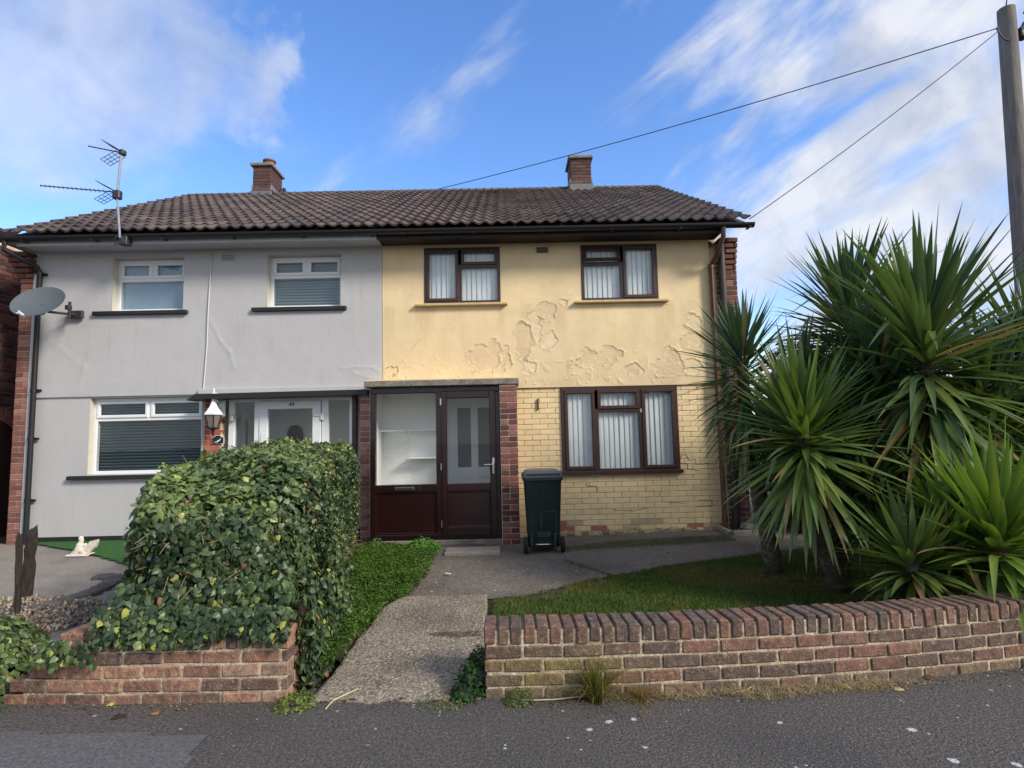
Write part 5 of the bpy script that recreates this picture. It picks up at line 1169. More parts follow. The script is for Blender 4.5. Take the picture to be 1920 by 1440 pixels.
# ------------------------------------------------------------------ foliage
def rot_frames(nrm, up_bias=.0, spin=.6):
    """per-leaf frames: normal, tip direction (hanging), side"""
    n = nrm/np.linalg.norm(nrm, axis=1, keepdims=True); m = len(n)
    d = np.zeros((m, 3)); d[:, 2] = -1; d += RNG.normal(0, spin, (m, 3)); d -= n*(d*n).sum(1, keepdims=True)
    d /= np.linalg.norm(d, axis=1, keepdims=True)+1e-9; s = np.cross(n, d); return n, d, s
IVY = np.array([(0, 0), (.26, -.08), (.46, .10), (.42, .34), (.34, .60), (.16, .78), (0, 1.02), (-.16, .78), (-.34, .60), (-.42, .34), (-.46, .10), (-.26, -.08)])
OVAL = np.array([(0, 0), (.22, .2), (.30, .5), (.18, .85), (0, 1.05), (-.18, .85), (-.30, .5), (-.22, .2)])
def leaves(P, N, size, cols, shape=IVY, fold=.22, spin=.6):
    n, d, s = rot_frames(N, spin=spin); m = len(P); k = len(shape)
    V = np.zeros((m, k+1, 3)); sz = size[:, None]
    ctr = P+d*(.45*sz); V[:, 0] = ctr+n*(fold*.25*sz)
    for i, (a, b) in enumerate(shape):
        V[:, i+1] = P+s*(a*sz)+d*(b*sz)-n*((abs(a)*fold+max(b-.6, 0)*fold*1.3)*sz)
    F = []
    base = (np.arange(m)*(k+1))[:, None]
    for i in range(k): F.append(np.concatenate([base, base+1+i, base+1+(i+1) % k], 1))
    F = np.stack(F, 1).reshape(-1, 3); T = np.repeat(cols, k, axis=0)
    return V.reshape(-1, 3), F, T
def ivy_cols(P, top, rng=RNG, dry=.007, yellow=.02):
    m = len(P); dark = np.array(S(38, 54, 34)); mid = np.array(S(68, 88, 52)); lit = np.array(S(122, 138, 82)); yl = np.array(S(158, 160, 78)); br = np.array(S(150, 106, 74)); gr_ = np.array(S(100, 118, 86))
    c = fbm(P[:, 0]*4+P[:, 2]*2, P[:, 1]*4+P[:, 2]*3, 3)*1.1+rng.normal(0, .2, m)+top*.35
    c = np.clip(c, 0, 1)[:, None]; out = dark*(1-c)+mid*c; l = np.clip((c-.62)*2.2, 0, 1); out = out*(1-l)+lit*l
    g = (rng.random(m) < .25)[:, None]; out = np.where(g, out*.5+gr_*.5, out)
    cl = fbm(P[:, 0]*6+7, P[:, 1]*6+P[:, 2]*6, 41)
    r = rng.random(m); out = np.where((r < yellow*(1+6*np.clip(cl-.55, 0, 1)*2))[:, None], yl, out); out = np.where((r > 1-dry)[:, None], br, out)
    return out*(1+rng.normal(0, .09, (m, 1)))
def hx0(y): return np.interp(y, [3.55, 4, 5, 7.5], [-2.44, -2.62, -2.78, -2.82])
def hx1(y): return np.interp(y, [3.55, 4, 5, 6, 7.5], [-1.36, -1.40, -1.52, -1.70, -1.93])
def hz1(y): return np.interp(y, [3.55, 4, 4.6, 5.5, 7.5], [1.24, 1.30, 1.38, 1.44, 1.49])
HY0, HY1 = 3.62, 7.62
def hedge_surface(a, b, c):
    """cube coordinates -> hedge surface point and outward normal"""
    n = 5.0
    q = (np.abs(a)**n+np.abs(b)**n+np.abs(c)**n)**(1/n); a, b, c = a/q, b/q, c/q
    y = HY0+(b+1)/2*(HY1-HY0); x = hx0(y)+(a+1)/2*(hx1(y)-hx0(y)); z0 = .02; z = z0+(c+1)/2*(hz1(y)-z0)
    y = y-np.where(b < -.5, -1, 0)*(z-.6)*.07          # the near face leans back as it rises
    N = np.stack([np.sign(a)*np.abs(a)**(n-1)/.7, np.sign(b)*np.abs(b)**(n-1)/2, np.sign(c)*np.abs(c)**(n-1)/.7], 1); N /= np.linalg.norm(N, axis=1, keepdims=True)
    P = np.stack([x, y, z], 1)
    bump = (fbm(P[:, 0]*3.2+P[:, 2]*1.3, P[:, 1]*3.2+P[:, 2]*2.1, 7)-.47)*.26+(fbm(P[:, 0]*9+P[:, 2]*5, P[:, 1]*9-P[:, 2]*6, 17)-.47)*.10
    bottom = np.clip((.55-z)/.5, 0, 1)*(y > 4.2)
    P = P+N*(bump-bottom*.10)[:, None]
    return P, N
hedge = thing('ivy_hedge', 'big boxy ivy-covered hedge running from the low wall back to the houses', 'hedge', (-2.1, 5.4, .05))
def cube_face(m, face):
    u, v = RNG.uniform(-1, 1, (2, m)); o = np.ones(m)
    return {'front': (u, -o, v), 'right': (o, u, v), 'left': (-o, u, v), 'top': (u, v, o), 'back': (u, o, v)}[face]
parts = []
for face, m, s0, s1 in (('front', 12500, .028, .056), ('right', 20000, .022, .034), ('top', 12500, .028, .044), ('left', 9000, .036, .052), ('back', 1500, .04, .05)):
    a, b, c = cube_face(m, face)
    if face in ('right', 'top', 'left'): b = (np.abs((b+1)/2)**1.35)*2-1     # denser where nearest
    P, N = hedge_surface(a, b, c)
    keep = np.ones(m, bool)
    if face == 'right': keep = ~((P[:, 2] < .30) & (P[:, 1] > 4.3) & (RNG.random(m) < .8))
    P, N = P[keep], N[keep]; m = len(P)
    near = np.clip((4.9-P[:, 1])/1.2, 0, 1)
    size = (s0+(s1-s0)*RNG.random(m))*(1+.5*near*(face in ('right', 'top')))*np.where(RNG.random(m) < .1, 1.3, 1)
    hole = fbm(P[:, 0]*4+3, P[:, 2]*5+P[:, 1]*4, 61)
    P = P+N*RNG.uniform(-.085, .035, (m, 1))-N*(np.clip(hole-.56, 0, 1)*1.1)[:, None]
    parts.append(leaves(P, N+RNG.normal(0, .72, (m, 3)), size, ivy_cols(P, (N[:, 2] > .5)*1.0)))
# trailing ivy over the wall coping and end
def drape(poly, m, zt, zb, s0, s1, depth=.05):
    ev, tot = path_pts(poly, .2); P = []; N = []
    for i in range(m):
        s = random.uniform(0, tot); p, d = ev(s); n = Vector((d.y, -d.x, 0)); k = fbm(np.array(s*5), np.array(3.), 9); lim = zt+(zb-zt)*min(1, max(0, float(k-.22)*2.4))
        z = random.uniform(lim, zt+.05); P.append((p.x+n.x*random.uniform(.0, depth), p.y+n.y*random.uniform(.0, depth), z)); N.append((n.x, n.y, .35))
    P = np.array(P); N = np.array(N); return leaves(P, N+RNG.normal(0, .4, (m, 3)), RNG.uniform(s0, s1, m), ivy_cols(P, 0))
parts.append(drape([(-2.48, 3.54), (-1.33, 3.50)], 1400, .50, .34, .03, .055))
parts.append(drape([(-1.31, 3.60), (-1.29, 4.4)], 1500, .55, -.02, .03, .05, .10))
parts.append(drape([(-2.42, 3.66), (-1.36, 3.66)], 1100, .62, .40, .035, .06, .12))
def join(parts):
    V, F, T = [], [], []; b = 0
    for v, f, t in parts: V.append(v); F.append(f+b); T.append(t); b += len(v)
    return np.vstack(V), np.vstack(F), np.vstack(T)
V, F_, T = join(parts); bulk('foliage', V, F_, T, MT['leaf'], parent=hedge)
# inner mass of stems
a_ = np.linspace(-1, 1, 40); V, F_ = [], []; b0 = 0
for face in ('front', 'right', 'left', 'top', 'back'):
    u, v = np.meshgrid(a_, a_, indexing='ij'); u, v = u.ravel(), v.ravel(); o = np.ones_like(u)
    t3 = {'front': (u, -o, v), 'right': (o, u, v), 'left': (-o, u, v), 'top': (u, v, o), 'back': (u, o, v)}[face]
    P, N = hedge_surface(*t3); P = P-N*.085-np.array([0, 0, .02]); I = np.arange(1600).reshape(40, 40)+b0; b0 += 1600; V.append(P)
    F_.append(np.stack([I[:-1, :-1].ravel(), I[1:, :-1].ravel(), I[1:, 1:].ravel(), I[:-1, 1:].ravel()], 1))
F_ = np.vstack(F_); bulk('stem_mass', np.vstack(V), F_, np.ones((len(F_), 3)), MT['twig'], parent=hedge)
mb = MB()
for i in range(420):
    f_ = random.random(); 
    if f_ < .45: a3 = (np.array([1.]), np.array([random.uniform(-1, .8)]), np.array([random.uniform(-1, -.35)]))
    elif f_ < .8: a3 = (np.array([random.uniform(-.8, .9)]), np.array([-1.]), np.array([random.uniform(-.6, .7)]))
    else: a3 = (np.array([random.uniform(-1, 1)]), np.array([random.uniform(-1, 1)]), np.array([1.]))
    P, N = hedge_surface(*a3); p = Vector(P[0]); n = Vector(N[0]); d = (n*random.uniform(-.1, .5)+Vector((random.gauss(0, .6), random.gauss(0, .6), random.gauss(0, .6)))).normalized(); l = random.uniform(.06, .18)
    mb.tube([p-n*.05, p-n*.01+d*l*.5, p+d*l+Vector((0, 0, -.01))], [.0035, .0028, .0015], 4, tint=(1, 1, 1))
mb.build('dead_twigs', mat('pale_dry_twig', S(132, 112, 84), .9, nz=.3), hedge, kind='stuff')
# upright sprigs
V_, = [[]]
sp = []
for (px, py, Y) in ((308, 872, 4.4), (545, 826, 5.5), (575, 822, 6.4), (640, 826, 7.0)):
    c = at(px, py, Y); m = 26; P = np.array([[c.x+random.gauss(0, .02), Y+random.gauss(0, .02), c.z-.09+.11*k/m] for k in range(m)]); V, F_, T = leaves(P, RNG.normal(0, 1, (m, 3))+np.array([0, 0, .6]), RNG.uniform(.02, .032, m), np.tile(np.array(S(140, 164, 70)), (m, 1)), OVAL); bulk('sprig', V, F_, T, MT['leaf'], parent=hedge)

def mound(name, label, cx_, cy_, rx, ry, h, m, s0, s1, z0=.0, group=None, cols=None, cat='ivy', shape=IVY, skirt=0):
    t = thing(name, label, cat, (cx_, cy_, z0), group); u = RNG.uniform(0, 2*np.pi, m); r = np.sqrt(RNG.random(m)); x = cx_+r*np.cos(u)*rx; y = cy_+r*np.sin(u)*ry
    z = z0+h*(1-r**2.6)*(.75+.5*fbm(x*3, y*3, 5))+RNG.uniform(-.03, .02, m)
    N = np.stack([np.cos(u)*r, np.sin(u)*r, 1-.6*r], 1)+RNG.normal(0, .35, (m, 3)); P = np.stack([x, y, np.maximum(z, z0+.01)], 1)
    V, F, T = leaves(P, N, RNG.uniform(s0, s1, m), ivy_cols(P, .4) if cols is None else cols(P), shape); bulk('foliage', V, F, T, MT['leaf'], parent=t)
    mb = MB()
    for i in range(12):
        a = random.random()*6.28; q = Vector((cx_, cy_, z0)); e = Vector((cx_+math.cos(a)*rx*.7, cy_+math.sin(a)*ry*.7, z0+h*.4)); mb.tube([q, q.lerp(e, .5)+Vector((0, 0, h*.3)), e], [.008, .006, .003], 5)
    mb.build('stems', MT['twig'], t); return t
mound('ground_ivy', 'tangle of ivy spilling over the broken left end of the pink brick wall', -3.46, 3.82, .36, .28, .46, 3000, .028, .055, 0)
mound('ground_ivy', 'low ivy at the left edge climbing round the foot of the rotten posts', -3.85, 4.30, .50, .30, .24, 2600, .028, .05, .03)
V, F_, T = drape([(-4.1, 3.52), (-3.4, 3.46), (-2.98, 3.50)], 2500, .40, -.02, .028, .05, .16); bulk('ground_ivy', V, F_, T, MT['leaf'], label='curtain of ivy hanging down to the pavement at the bottom left', cat='ivy', loc=(-3.5, 3.5, 0))
V, F_, T = drape([(-2.80, 3.50), (-2.45, 3.495)], 110, .34, .24, .03, .045, .05); bulk('ivy_sprig', V, F_, T, MT['leaf'], label='bright little ivy sprig growing out of the face of the pink brick wall', cat='ivy', loc=(-2.6, 3.5, .3))

# clover and weeds beside the path
def inpoly(x, y, poly):
    c = np.zeros(x.shape, bool); n = len(poly)
    for i in range(n):
        x1, y1 = poly[i]; x2, y2 = poly[(i+1) % n]
        if y1 == y2: continue
        c ^= ((y1 > y) != (y2 > y)) & (x < (x2-x1)*(y-y1)/(y2-y1)+x1)
    return c
def scatter(poly, m):
    xs = [p[0] for p in poly]; ys = [p[1] for p in poly]; x = RNG.uniform(min(xs), max(xs), m); y = RNG.uniform(min(ys), max(ys), m); k = inpoly(x, y, poly); return x[k], y[k]
cpoly = [(-1.36, 3.66), (-1.12, 3.8), (-1.06, 4.5), (-1.04, 5.0), (-.92, 5.2), (-.88, 6.2), (-.92, 7.2), (-1.3, 7.55), (-1.95, 7.6), (-1.85, 6.5), (-1.65, 5.2), (-1.5, 4.2)]
x, y = scatter(cpoly, 60000); hgt = (.10+.12*fbm(x*2.5, y*2.5, 8))*np.interp(y, [3.6, 4.2, 5.5, 7.5], [.55, 1.1, 1.0, .55]); z = yard(x, y)-.02+hgt*RNG.random(len(x))**.35
P = np.stack([x, y, z], 1); m = len(P); cc = np.array(S(70, 106, 42))*(.45+1.0*RNG.random((m, 1)))*(1+.5*(fbm(x*6, y*6, 2)-.47))[:, None]; cc[:, 0] *= 1+.5*RNG.random(m)
rd = RNG.random(m); 
V, F_, T = leaves(P, np.stack([RNG.normal(0, .55, m), RNG.normal(0, .55, m), np.ones(m)], 1), RNG.uniform(.016, .030, m), cc, OVAL, .2, 2.0)
bulk('ground_cover', V, F_, T, MT['grass'], kind='stuff', label='bright green clover and chickweed growing between the hedge and the path', cat='ground cover')
def blades(x, y, z, h, w, cols, lean=.35, mat_='grass', name='grass', **k):
    m = len(x); a = RNG.uniform(0, 2*np.pi, m); dx, dy = np.cos(a)*w/2, np.sin(a)*w/2; l = RNG.normal(0, lean, (m, 2))*h[:, None]
    V = np.zeros((m, 5, 3)); V[:, 0] = np.stack([x-dx, y-dy, z], 1); V[:, 1] = np.stack([x+dx, y+dy, z], 1)
    mx, my, mz = x+l[:, 0]*.35, y+l[:, 1]*.35, z+h*.6
    V[:, 2] = np.stack([mx+dx*.7, my+dy*.7, mz], 1); V[:, 3] = np.stack([mx-dx*.7, my-dy*.7, mz], 1)
    V[:, 4] = np.stack([x+l[:, 0], y+l[:, 1], z+h*(1-.25*np.minimum(1, np.abs(l).sum(1)/h))], 1)
    b = (np.arange(m)*5)[:, None]; F = np.stack([np.concatenate([b, b+1, b+2], 1), np.concatenate([b, b+2, b+3], 1), np.concatenate([b+3, b+2, b+4], 1)], 1).reshape(-1, 3)
    return bulk(name, V.reshape(-1, 3), F, np.repeat(cols, 3, axis=0), MT[mat_], **k)
lpoly = [(-.16, 3.70), (-.16, 4.6), (-.16, 5.16), (.1, 5.24), (.72, 5.72), (1.63, 6.19), (3.17, 6.72), (4.6, 7.1), (6.4, 7.0), (6.4, 5.2), (5.0, 4.45), (3.3, 3.95), (1.75, 3.76)]
x, y = scatter(lpoly, 330000); f1 = fbm(x*1.6, y*1.6, 13); edge_ = np.minimum(1, 1); f2 = fbm(x*5, y*5, 23)
bare = np.clip((x-1.7)*.4, 0, .75)*np.clip((6.1-y)*2, 0, 1)+np.clip(f2-.42, 0, 1)*2.2+np.clip((y-np.interp(x, [-.16, .1, .72, 1.63, 3.17, 5], [5.16, 5.24, 5.72, 6.19, 6.72, 7.1])+.35)*2.2, 0, 1)*(.2+.9*f2); kp = RNG.random(len(x)) > bare; x, y, f1, f2 = x[kp], y[kp], f1[kp], f2[kp]
m = len(x); gcol = np.array(S(76, 104, 44))*(1-np.clip(f1*2.6-.9, 0, 1))[:, None]+np.array(S(122, 118, 66))*np.clip(f1*2.6-.9, 0, 1)[:, None]; gcol = gcol*(.45+.9*RNG.random((m, 1)))*(.75+.55*f2)[:, None]; dr_ = RNG.random(m) < .10; gcol[dr_] = np.array(S(142, 126, 84))*.8
blades(x, y, yard(x, y)+.0, .014+.045*f2**1.5+.016*RNG.random(m), .005, gcol, kind='stuff', name='lawn_grass', label='short mown grass of the small front lawn behind the brick wall', cat='grass')
# grass along the path edges, in cracks, at the foot of walls
def strip(poly, m, h, c, name, label, lean=.5, w=.004, zf=None, **k):
    x, y = scatter(poly, m); n_ = len(x); cols = np.array(c)*(.6+.8*RNG.random((n_, 1))); zz_ = zf(x, y) if zf else yard(x, y)+.012
    blades(x, y, zz_, h*(.4+.8*RNG.random(n_)), w, cols, lean, name=name, label=label, cat='grass', kind='stuff', **k)
strip([(.55, 3.455), (1.0, 3.40), (1.2, 3.44), (1.4, 3.36), (1.75, 3.42), (2.1, 3.44), (2.5, 3.53), (2.3, 3.57), (1.75, 3.53), (1.0, 3.475)], 4200, .035, S(158, 140, 108), 'dry_grass', 'straw-coloured dead grass along the foot of the right brick wall', 1.9, .0035, lambda x, y: x*0, mat_='dry')
strip([(.6, 7.0), (2.8, 7.2), (2.8, 7.55), (1.4, 7.5), (.6, 7.2)], 14000, .014, S(78, 92, 48), 'moss_grass', 'moss and thin grass creeping over the forecourt under the big window', 1, .004, lambda x, y: yard(x, y)+.028)
strip([(.55, 6.5), (.62, 6.5), (1.0, 5.8), (.95, 5.75)], 2500, .025, S(70, 92, 40), 'crack_grass', 'thin grass growing in the forecourt joint', .6, .004, lambda x, y: yard(x, y)+.028)

gp = [tuple(gr(px_, py_, .1))[:2] for px_, py_ in ((800, 1185), (850, 1183), (903, 1180), (904, 1188), (855, 1191), (815, 1190))]
strip(gp, 900, .010, S(84, 76, 48), 'moss_grass', 'moss growing in the joint across the pebbly path', 1, .004, lambda x, y: ramp_z(x, y)+.002)
def tuft(name, label, x0, y0, z0, n, h, spread, col, w=.006, group=None, mat_='grass'):
    a = RNG.uniform(0, 2*np.pi, n); r = np.abs(RNG.normal(0, 1, n))*.03; hh = h*(.45+.65*RNG.random(n)); lean = np.abs(RNG.normal(.0, spread, n)); V = np.zeros((n, 7, 3)); dx, dy = -np.sin(a)*w/2, np.cos(a)*w/2
    for j, (t, ww) in enumerate(((0, 1), (.4, .9), (.75, .6))):
        cx_ = x0+np.cos(a)*(r+hh*lean*t**1.8); cy_ = y0+np.sin(a)*(r+hh*lean*t**1.8); cz = z0+hh*(t-.35*lean*t**2.2)
        V[:, 2*j] = np.stack([cx_-dx*ww, cy_-dy*ww, cz], 1); V[:, 2*j+1] = np.stack([cx_+dx*ww, cy_+dy*ww, cz], 1)
    V[:, 6] = np.stack([x0+np.cos(a)*(r+hh*lean), y0+np.sin(a)*(r+hh*lean), z0+hh*(1-.45*lean)], 1)
    V[:, :, 2] = np.maximum(V[:, :, 2], z0+.002)
    b = (np.arange(n)*7)[:, None]; F = []
    for q in ((0, 1, 3), (0, 3, 2), (2, 3, 5), (2, 5, 4), (4, 5, 6)): F.append(np.concatenate([b+i for i in q], 1))
    cols = np.array(col)*(.55+.9*RNG.random((n, 1))); dr_ = RNG.random(n) < .3; cols[dr_] = np.array(S(150, 128, 80))
    return bulk(name, V.reshape(-1, 3), np.stack(F, 1).reshape(-1, 3), np.repeat(cols, 5, axis=0), MT[mat_], label=label, cat='grass', loc=(x0, y0, z0), group=group)
g = gr(1112, 1295, 0); tuft('grass_tuft', 'tall clump of wiry grass at the foot of the right brick wall', g.x, 3.42, 0, 420, .25, .75, S(92, 96, 44), .005)
g = gr(1190, 1290, 0); tuft('grass_tuft', 'flat withered grass clump just right of the tall grass clump', g.x, 3.42, 0, 200, .10, 1.4, S(120, 100, 66), .004)
def weed(name, label, x0, y0, z0, n, s0, s1, R, h, col, group=None):
    a = RNG.uniform(0, 2*np.pi, n); r = R*np.sqrt(RNG.random(n)); z = z0+h*(1-(r/R)**2)*RNG.uniform(.4, 1, n)+.008; P = np.stack([x0+r*np.cos(a), y0+r*np.sin(a), z], 1)
    V, F, T = leaves(P, np.stack([np.cos(a)*.4, np.sin(a)*.4, np.ones(n)], 1)+RNG.normal(0, .35, (n, 3)), RNG.uniform(s0, s1, n), np.array(col)*(.6+.8*RNG.random((n, 1))), OVAL, .25, 1.5)
    return bulk(name, V, F, T, MT['grass'], label=label, cat='weed', loc=(x0, y0, z0), group=group)
g = gr(973, 1300, 0); weed('leafy_weed', 'small leafy weed at the foot of the right wall, left of tall grass', g.x, 3.43, 0, 220, .012, .022, .085, .07, S(84, 104, 48))
g = gr(885, 1285, 0); weed('leafy_weed', 'dark leafy weed in the corner where the path meets the right wall', -.27, 3.52, .0, 420, .018, .036, .10, .20, S(44, 74, 36))
weed('leafy_weed', 'green creeping weed growing up along the joint between path and wall end', -.22, 3.82, .05, 420, .014, .026, .09, .13, S(42, 76, 32)); 
weed('leafy_weed', 'yellow-green weeds at the pavement edge below the end of the pink wall', -1.27, 3.46, .0, 320, .012, .024, .13, .06, S(112, 128, 52))
g = gr(790, 1034, .1); weed('leafy_weed', 'dandelion-like leafy weed in front of the maroon porch, beside the step', g.x, 7.38, .10, 520, .04, .085, .24, .16, S(92, 132, 58))
g = gr(712, 1028, .1); weed('leafy_weed', 'small leafy weed in the corner between hedge and maroon porch', g.x, 7.40, .10, 260, .03, .055, .16, .17, S(80, 112, 52))
g = gr(880, 1300, 0); weed('leafy_weed', 'strip of tiny weeds along the front edge of the path', -.42, 3.46, .0, 260, .008, .016, .16, .02, S(104, 116, 60))
# crumbs of leaf and grit gathered along the foot of both walls
m = 700; x = np.concatenate([RNG.uniform(-3.0, -1.3, 200), RNG.uniform(-1.2, -.2, 60), RNG.uniform(-.1, 3.3, 440)]); yb2 = np.interp(x, [-3, -1.3, -.2, .5, 1.2, 1.75, 2.3, 2.8, 3.3], [3.55, 3.50, 3.45, 3.47, 3.49, 3.53, 3.58, 3.65, 3.73]); y = yb2-.012-np.abs(RNG.normal(0, .055, m))
LC = np.array([S(120, 96, 66), S(92, 74, 54), S(150, 128, 88), S(70, 60, 48), S(110, 112, 62)]); P = np.stack([x, y, RNG.uniform(.004, .012, m)], 1)
V, F_, T = leaves(P, np.stack([RNG.normal(0, .3, m), RNG.normal(0, .3, m), np.ones(m)], 1), RNG.uniform(.006, .020, m), LC[RNG.integers(0, 5, m)], OVAL, .3, 3.0); V[:, 2] = np.maximum(V[:, 2], .003)
bulk('leaf_litter', V, F_, T, MT['dry'], kind='stuff', label='crumbs of dead leaf and grit along the foot of the front walls', cat='litter')
# litter: leaves and stalks
def dryleaf(name, label, px, py, s_, col, z=.006):
    g = gr(px, py, 0); a = random.random()*6; P = np.array([[g.x, g.y, z+.004]]); V, F, T = leaves(P, np.array([[.3*math.cos(a), .3*math.sin(a), 1.]]), np.array([s_]), np.array([S(*col)]), IVY, .5, 3)
    V[:, 2] = np.maximum(V[:, 2], z); bulk(name, V, F, T, MT['dry'], label=label, cat='leaf', loc=(g.x, g.y, z), group='dead leaves on the pavement')
for (px, py, s_, c_, l_) in ((298, 1338, .05, (176, 118, 84), 'small orange dead leaf on the pavement by the pale asphalt patch'), (205, 1326, .045, (190, 180, 110), 'tiny pale yellow leaf on the pavement below the pink brick wall'), (215, 1345, .075, (70, 56, 48), 'dark brown curled leaf lying on the pavement at the left'),
                            (1690, 1293, .06, (186, 168, 128), 'pale curled leaf lying on the pavement below the right wall'), (1575, 1287, .07, (170, 140, 90), 'yellowish dead leaf against the foot of the right wall'), (1735, 1272, .08, (96, 74, 56), 'brown strap-like dead leaf against the right wall near its curve')):
    dryleaf('dead_leaf', l_, px, py, s_, c_)
def stalk(label, pts, r=.004):
    P = [gr(x, y, 0)+Vector((0, 0, .006+z)) for x, y, z in pts]; mb = MB(); mb.tube(P, r, 6); mb.build('dry_stalk', mat('straw_stalk', S(190, 172, 134), .8, nz=.2), None, True, label=label, cat='twig', loc=tuple(P[0]))
stalk('curved straw-coloured stalk lying across the front edge of the path', [(610, 1332, 0), (625, 1318, .01), (650, 1310, .02), (672, 1303, .03)])
stalk('long pale stalk on the pavement just left of the tall wiry grass clump', [(968, 1314, 0), (1000, 1316, .003), (1040, 1315, .004), (1095, 1310, .008)])
stalk('short pale stalk lying on the pavement near the middle of the right wall', [(1370, 1302, 0), (1400, 1298, .006), (1410, 1292, .01)], .003)
g = gr(840, 1080, .1); mb = MB()
for i in range(5): mb.box(g.x+i*.012-.03, g.x+i*.012-.012, g.y-.01*i, g.y-.01*i+.02, .125, .131, bev=.002)
mb.build('paper_scrap', MT['white'], None, label='small scrap of white litter on the forecourt between clover and lawn', cat='litter', loc=(g.x, g.y, .12))

# ------------------------------------------------------------------ yuccas
def yucca(label, base, heads, seed=1):
    """heads: (axis foot, axis top, leaf length, count, droop in degrees, tint)"""
    rng = np.random.default_rng(seed); t = thing('yucca', label, 'yucca', base, 'yuccas behind the curving wall')
    tm = MB(); B = Vector(base)
    for hi, (fo, to, Ln, cnt, droop, col, w0) in enumerate(heads):
        fo, to = Vector(fo), Vector(to); mid = B.lerp(fo, .5)+Vector((rng.uniform(-.05, .05), rng.uniform(-.05, .05), 0))
        pts = [B.lerp(mid, k/4) for k in range(4)]+[mid.lerp(fo, k/4) for k in range(5)]+[fo.lerp(to, .8)]
        tm.tube(pts, [(.085-.035*i/len(pts))*(1+rng.uniform(-.12, .12)) for i in range(len(pts))], 12)
        ax = (to-fo); h = ax.length; ax = np.array(ax.normalized()); a1 = np.cross(ax, [0, 1, 0.]); a1 /= np.linalg.norm(a1); a2 = np.cross(ax, a1)
        NS = 9; V = np.zeros((cnt, NS*3, 3)); T = np.zeros((cnt, 3)); Fb = []
        for s_ in range(NS-1):
            for q in range(2): Fb.append((s_*3+q, s_*3+q+1, (s_+1)*3+q+1, (s_+1)*3+q))
        Fb = np.array(Fb)
        for i in range(cnt):
            f = (i+.5)/cnt; phi = i*2.39996+rng.uniform(-.3, .3); th = math.radians(6+(droop-6)*(1-f)**.95+rng.normal(0, 11)); L_ = Ln*(.80+.25*math.sin(min(1, (1-f)*1.6+.25)*math.pi*.6))*rng.uniform(.76, 1.10)*(1 if f < .93 else .75)
            rad = a1*math.cos(phi)+a2*math.sin(phi); o = np.array(fo)+ax*h*(f**.9)+rad*.025; d = ax*math.cos(th)+rad*math.sin(th); side = np.cross(d, rad if abs(np.dot(d, rad)) < .95 else ax); side /= np.linalg.norm(side)+1e-9
            side = side+ax*rng.normal(0, .12); nn = np.cross(side, d); bend = rng.uniform(.0, .30)*(.35+1.1*(1-f)); kink = rng.random() < .13*(1-f)
            p = o.copy(); dd = d.copy(); ds_ = L_/(NS-1)
            for s_ in range(NS):
                t_ = s_/(NS-1); w = w0*(.55+.45*min(1, t_*3.2))*(1-max(0, (t_-.45)/.55)**1.25)+.0006
                V[i, s_*3] = p-side*w/2+nn*w*.18; V[i, s_*3+1] = p; V[i, s_*3+2] = p+side*w/2+nn*w*.18
                g_ = bend*ds_/L_*(1.5*t_); dd = dd+np.array([0, 0, -1.])*g_*2.2+(np.array([0, 0, -1.])*(.9 if kink and .5 < t_ < .65 else 0)); dd /= np.linalg.norm(dd); p = p+dd*ds_
            low = (1-f); c = np.array(col)*rng.uniform(.72, 1.25); yl = np.array(S(150, 156, 66)); k_ = max(0, rng.normal(low*.22, .13)); k_ = min(.7, k_); c = c*(1-k_)+yl*k_
            if rng.random() < .03*low*2: c = np.array(S(150, 128, 84))
            T[i] = c
        b = (np.arange(cnt)*NS*3)[:, None, None]; F = (Fb[None]+b).reshape(-1, 4); bulk('leaf_crown', V.reshape(-1, 3), F, np.repeat(T, len(Fb), axis=0), MT['yucca'], parent=t, smooth=True)
        # dead skirt
        if droop > 140:
            dn = 26; V2 = []; F2 = []
            for i in range(dn):
                a = rng.uniform(0, 6.28); p0 = np.array(fo)+(a1*math.cos(a)+a2*math.sin(a))*.05; l = Ln*rng.uniform(.35, .6); e = p0+(a1*math.cos(a)+a2*math.sin(a))*l*.3-np.array([0, 0, l]); sd = np.array([math.sin(a), math.cos(a), 0])*.012; b0 = len(V2); V2 += [p0-sd, p0+sd, (p0+e)/2+sd, (p0+e)/2-sd, e]; F2 += [(b0, b0+1, b0+2), (b0, b0+2, b0+3), (b0+3, b0+2, b0+4)]
            bulk('dead_leaves', np.array(V2), np.array(F2), np.tile(np.array(S(118, 98, 70)), (len(F2), 1)), MT['dry'], parent=t)
    tm.build('trunk', MT['trunk'], t, True); return t
G1, G2, G3, G4 = S(74, 98, 66), S(88, 112, 62), S(102, 130, 58), S(64, 88, 68)
# (photo-surveyed positions, each at its own distance)
yucca('slim yucca with a drooping shaggy skirt right beside the brown pipes', (2.6, 5.75, .1), [(at(1400, 800, 5.6), at(1388, 640, 5.6), .64, 290, 162, G4, .036)], 1)
yucca('yucca on a leaning scarred trunk at the front left of the clump', tuple(gr(1575, 1112, .09)), [(at(1515, 900, 4.9), at(1502, 775, 4.8), .76, 290, 148, G2, .056), (at(1580, 860, 5.3), at(1592, 740, 5.35), .66, 190, 135, G1, .052)], 2)
yucca('tall dark yucca at the back left of the clump, tips against the sky', (4.0, 6.2, .1), [(at(1600, 720, 5.9), at(1590, 560, 5.9), .92, 290, 150, G4, .060)], 3)
yucca('tallest broad yucca at the front right with long stiff leaves', (3.75, 5.2, .1), [(at(1745, 800, 4.9), at(1730, 590, 4.9), 1.02, 330, 152, G1, .064), (at(1665, 800, 5.2), at(1640, 660, 5.3), .78, 200, 135, G1, .056), (at(1835, 820, 5.2), at(1850, 690, 5.2), .74, 180, 135, G4, .054)], 4)
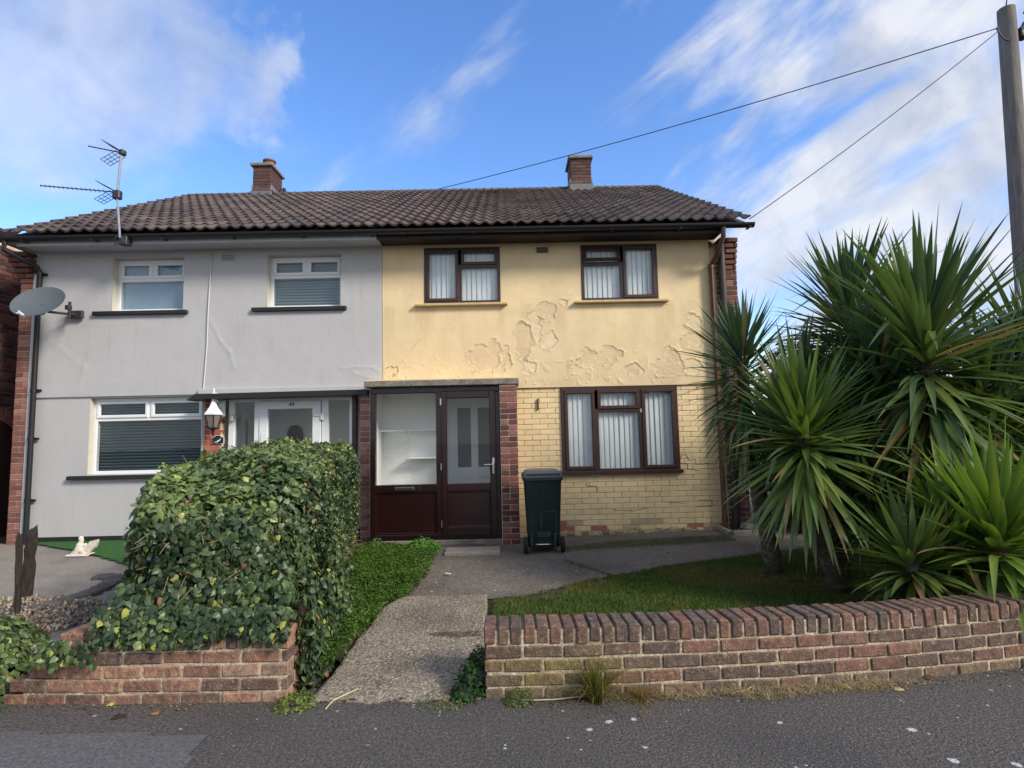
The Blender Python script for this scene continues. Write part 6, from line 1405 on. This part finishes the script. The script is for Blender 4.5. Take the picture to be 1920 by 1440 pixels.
yucca('yucca cut by the right edge of the photo below the pole', (5.2, 5.6, .1), [(at(1950, 800, 5.3), at(1945, 650, 5.3), .98, 280, 145, G4, .056)], 5)
yucca('low bushy bright green yucca at the right, leaves arching over the wall', (3.45, 4.30, .09), [(at(1880, 1075, 4.25), at(1870, 985, 4.25), .82, 210, 120, G3, .066), (at(1790, 1070, 4.45), at(1780, 990, 4.5), .60, 150, 120, G3, .058)], 6)
yucca('smallest low yucca drooping over the wall coping between the bigger ones', (2.95, 4.32, .09), [(at(1715, 1090, 4.3), at(1705, 1035, 4.35), .56, 140, 128, G2, .056)], 7)
yucca('shaded yucca in the middle of the clump behind the leaning trunk', (3.1, 5.6, .1), [(at(1480, 860, 5.7), at(1500, 720, 5.8), .78, 230, 155, G4, .046)], 8)
yucca('shaded yucca behind the low bright green one', (4.3, 5.2, .1), [(at(1860, 890, 5.1), at(1850, 790, 5.2), .80, 170, 140, G1, .05)], 9)
yucca('shaded low yucca hidden at the back between trunk and small yucca', (3.3, 5.0, .1), [(at(1640, 960, 5.0), at(1640, 860, 5.1), .72, 160, 140, G4, .048)], 10)
yucca('rear yucca whose tips rise between the two tallest ones', (4.6, 6.6, .1), [(at(1690, 760, 6.4), at(1680, 640, 6.4), .85, 160, 140, G4, .048)], 11)
# dark evergreen shrubbery behind the yuccas
def bush(label, c, r, m, sd):
    t = thing('evergreen_bush', label, 'bush', (c[0], c[1], .1), 'dark shrubbery behind the yuccas'); d = RNG.normal(0, 1, (m, 3)); d /= np.linalg.norm(d, axis=1, keepdims=True); rr = RNG.uniform(.72, 1.05, m)*(.8+.5*fbm(d[:, 0]*3+sd, d[:, 2]*3+d[:, 1]*2, sd))
    P = np.array(c)+d*np.array(r)*rr[:, None]; P[:, 2] = np.maximum(P[:, 2], .12); col = np.array(S(44, 58, 36))*(.5+.9*RNG.random((m, 1))); V, F, T = leaves(P, d+RNG.normal(0, .5, (m, 3)), RNG.uniform(.05, .09, m), col, OVAL, .2, 1); bulk('foliage', V, F, T, MT['leaf'], parent=t)
    mb = MB()
    for i in range(9):
        a = random.random()*6.28; e = Vector((c[0]+math.cos(a)*r[0]*.6, c[1]+math.sin(a)*r[1]*.6, c[2]+random.uniform(-.2, .5)*r[2])); b = Vector((c[0], c[1], .08)); mb.tube([b, b.lerp(e, .5)+Vector((0, 0, .1)), e], [.04, .03, .012], 7)
    mb.build('stems', MT['twig'], t)
bush('dark evergreen bush behind the leaning yucca trunk', (4.2, 7.9, 1.2), (.75, .7, 1.45), 7000, 3)
bush('dark evergreen bush in the middle behind the tall yuccas', (5.4, 7.4, 1.2), (1.1, .8, 1.55), 8000, 5)
bush('dark evergreen bush at the right behind the cut-off yucca', (7.0, 7.2, 1.2), (1.2, .8, 1.55), 7000, 9)
# boundary fence beyond the bushes, side gate latch
fe = thing('timber_fence', 'dark timber boundary fence glimpsed beyond the yuccas beside the yellow house', 'fence', (6, 9.2, .1))
mb = MB(); x = 4.3
while x < 10: mb.box(x, x+.098, 9.2, 9.22, .15, 1.85+random.uniform(-.01, .01), bev=.003); x += .104
mb.build('boards', MT['oldwood'], fe)
for x in (4.35, 6.2, 8.0, 9.8): mb = MB(); mb.box(x-.05, x+.05, 9.225, 9.32, .1, 1.95, bev=.006); mb.build('post', MT['oldwood'], fe)
q = at(1409, 885, 8.6); mb = MB(); mb.box(3.345, 3.42, 8.5, 8.56, q.z-.16, q.z+.06, bev=.006); mb.box(3.34, 3.40, 8.51, 8.55, .2, q.z-.16, bev=.006)
mb.build('meter_pipe', MT['white'], yel)
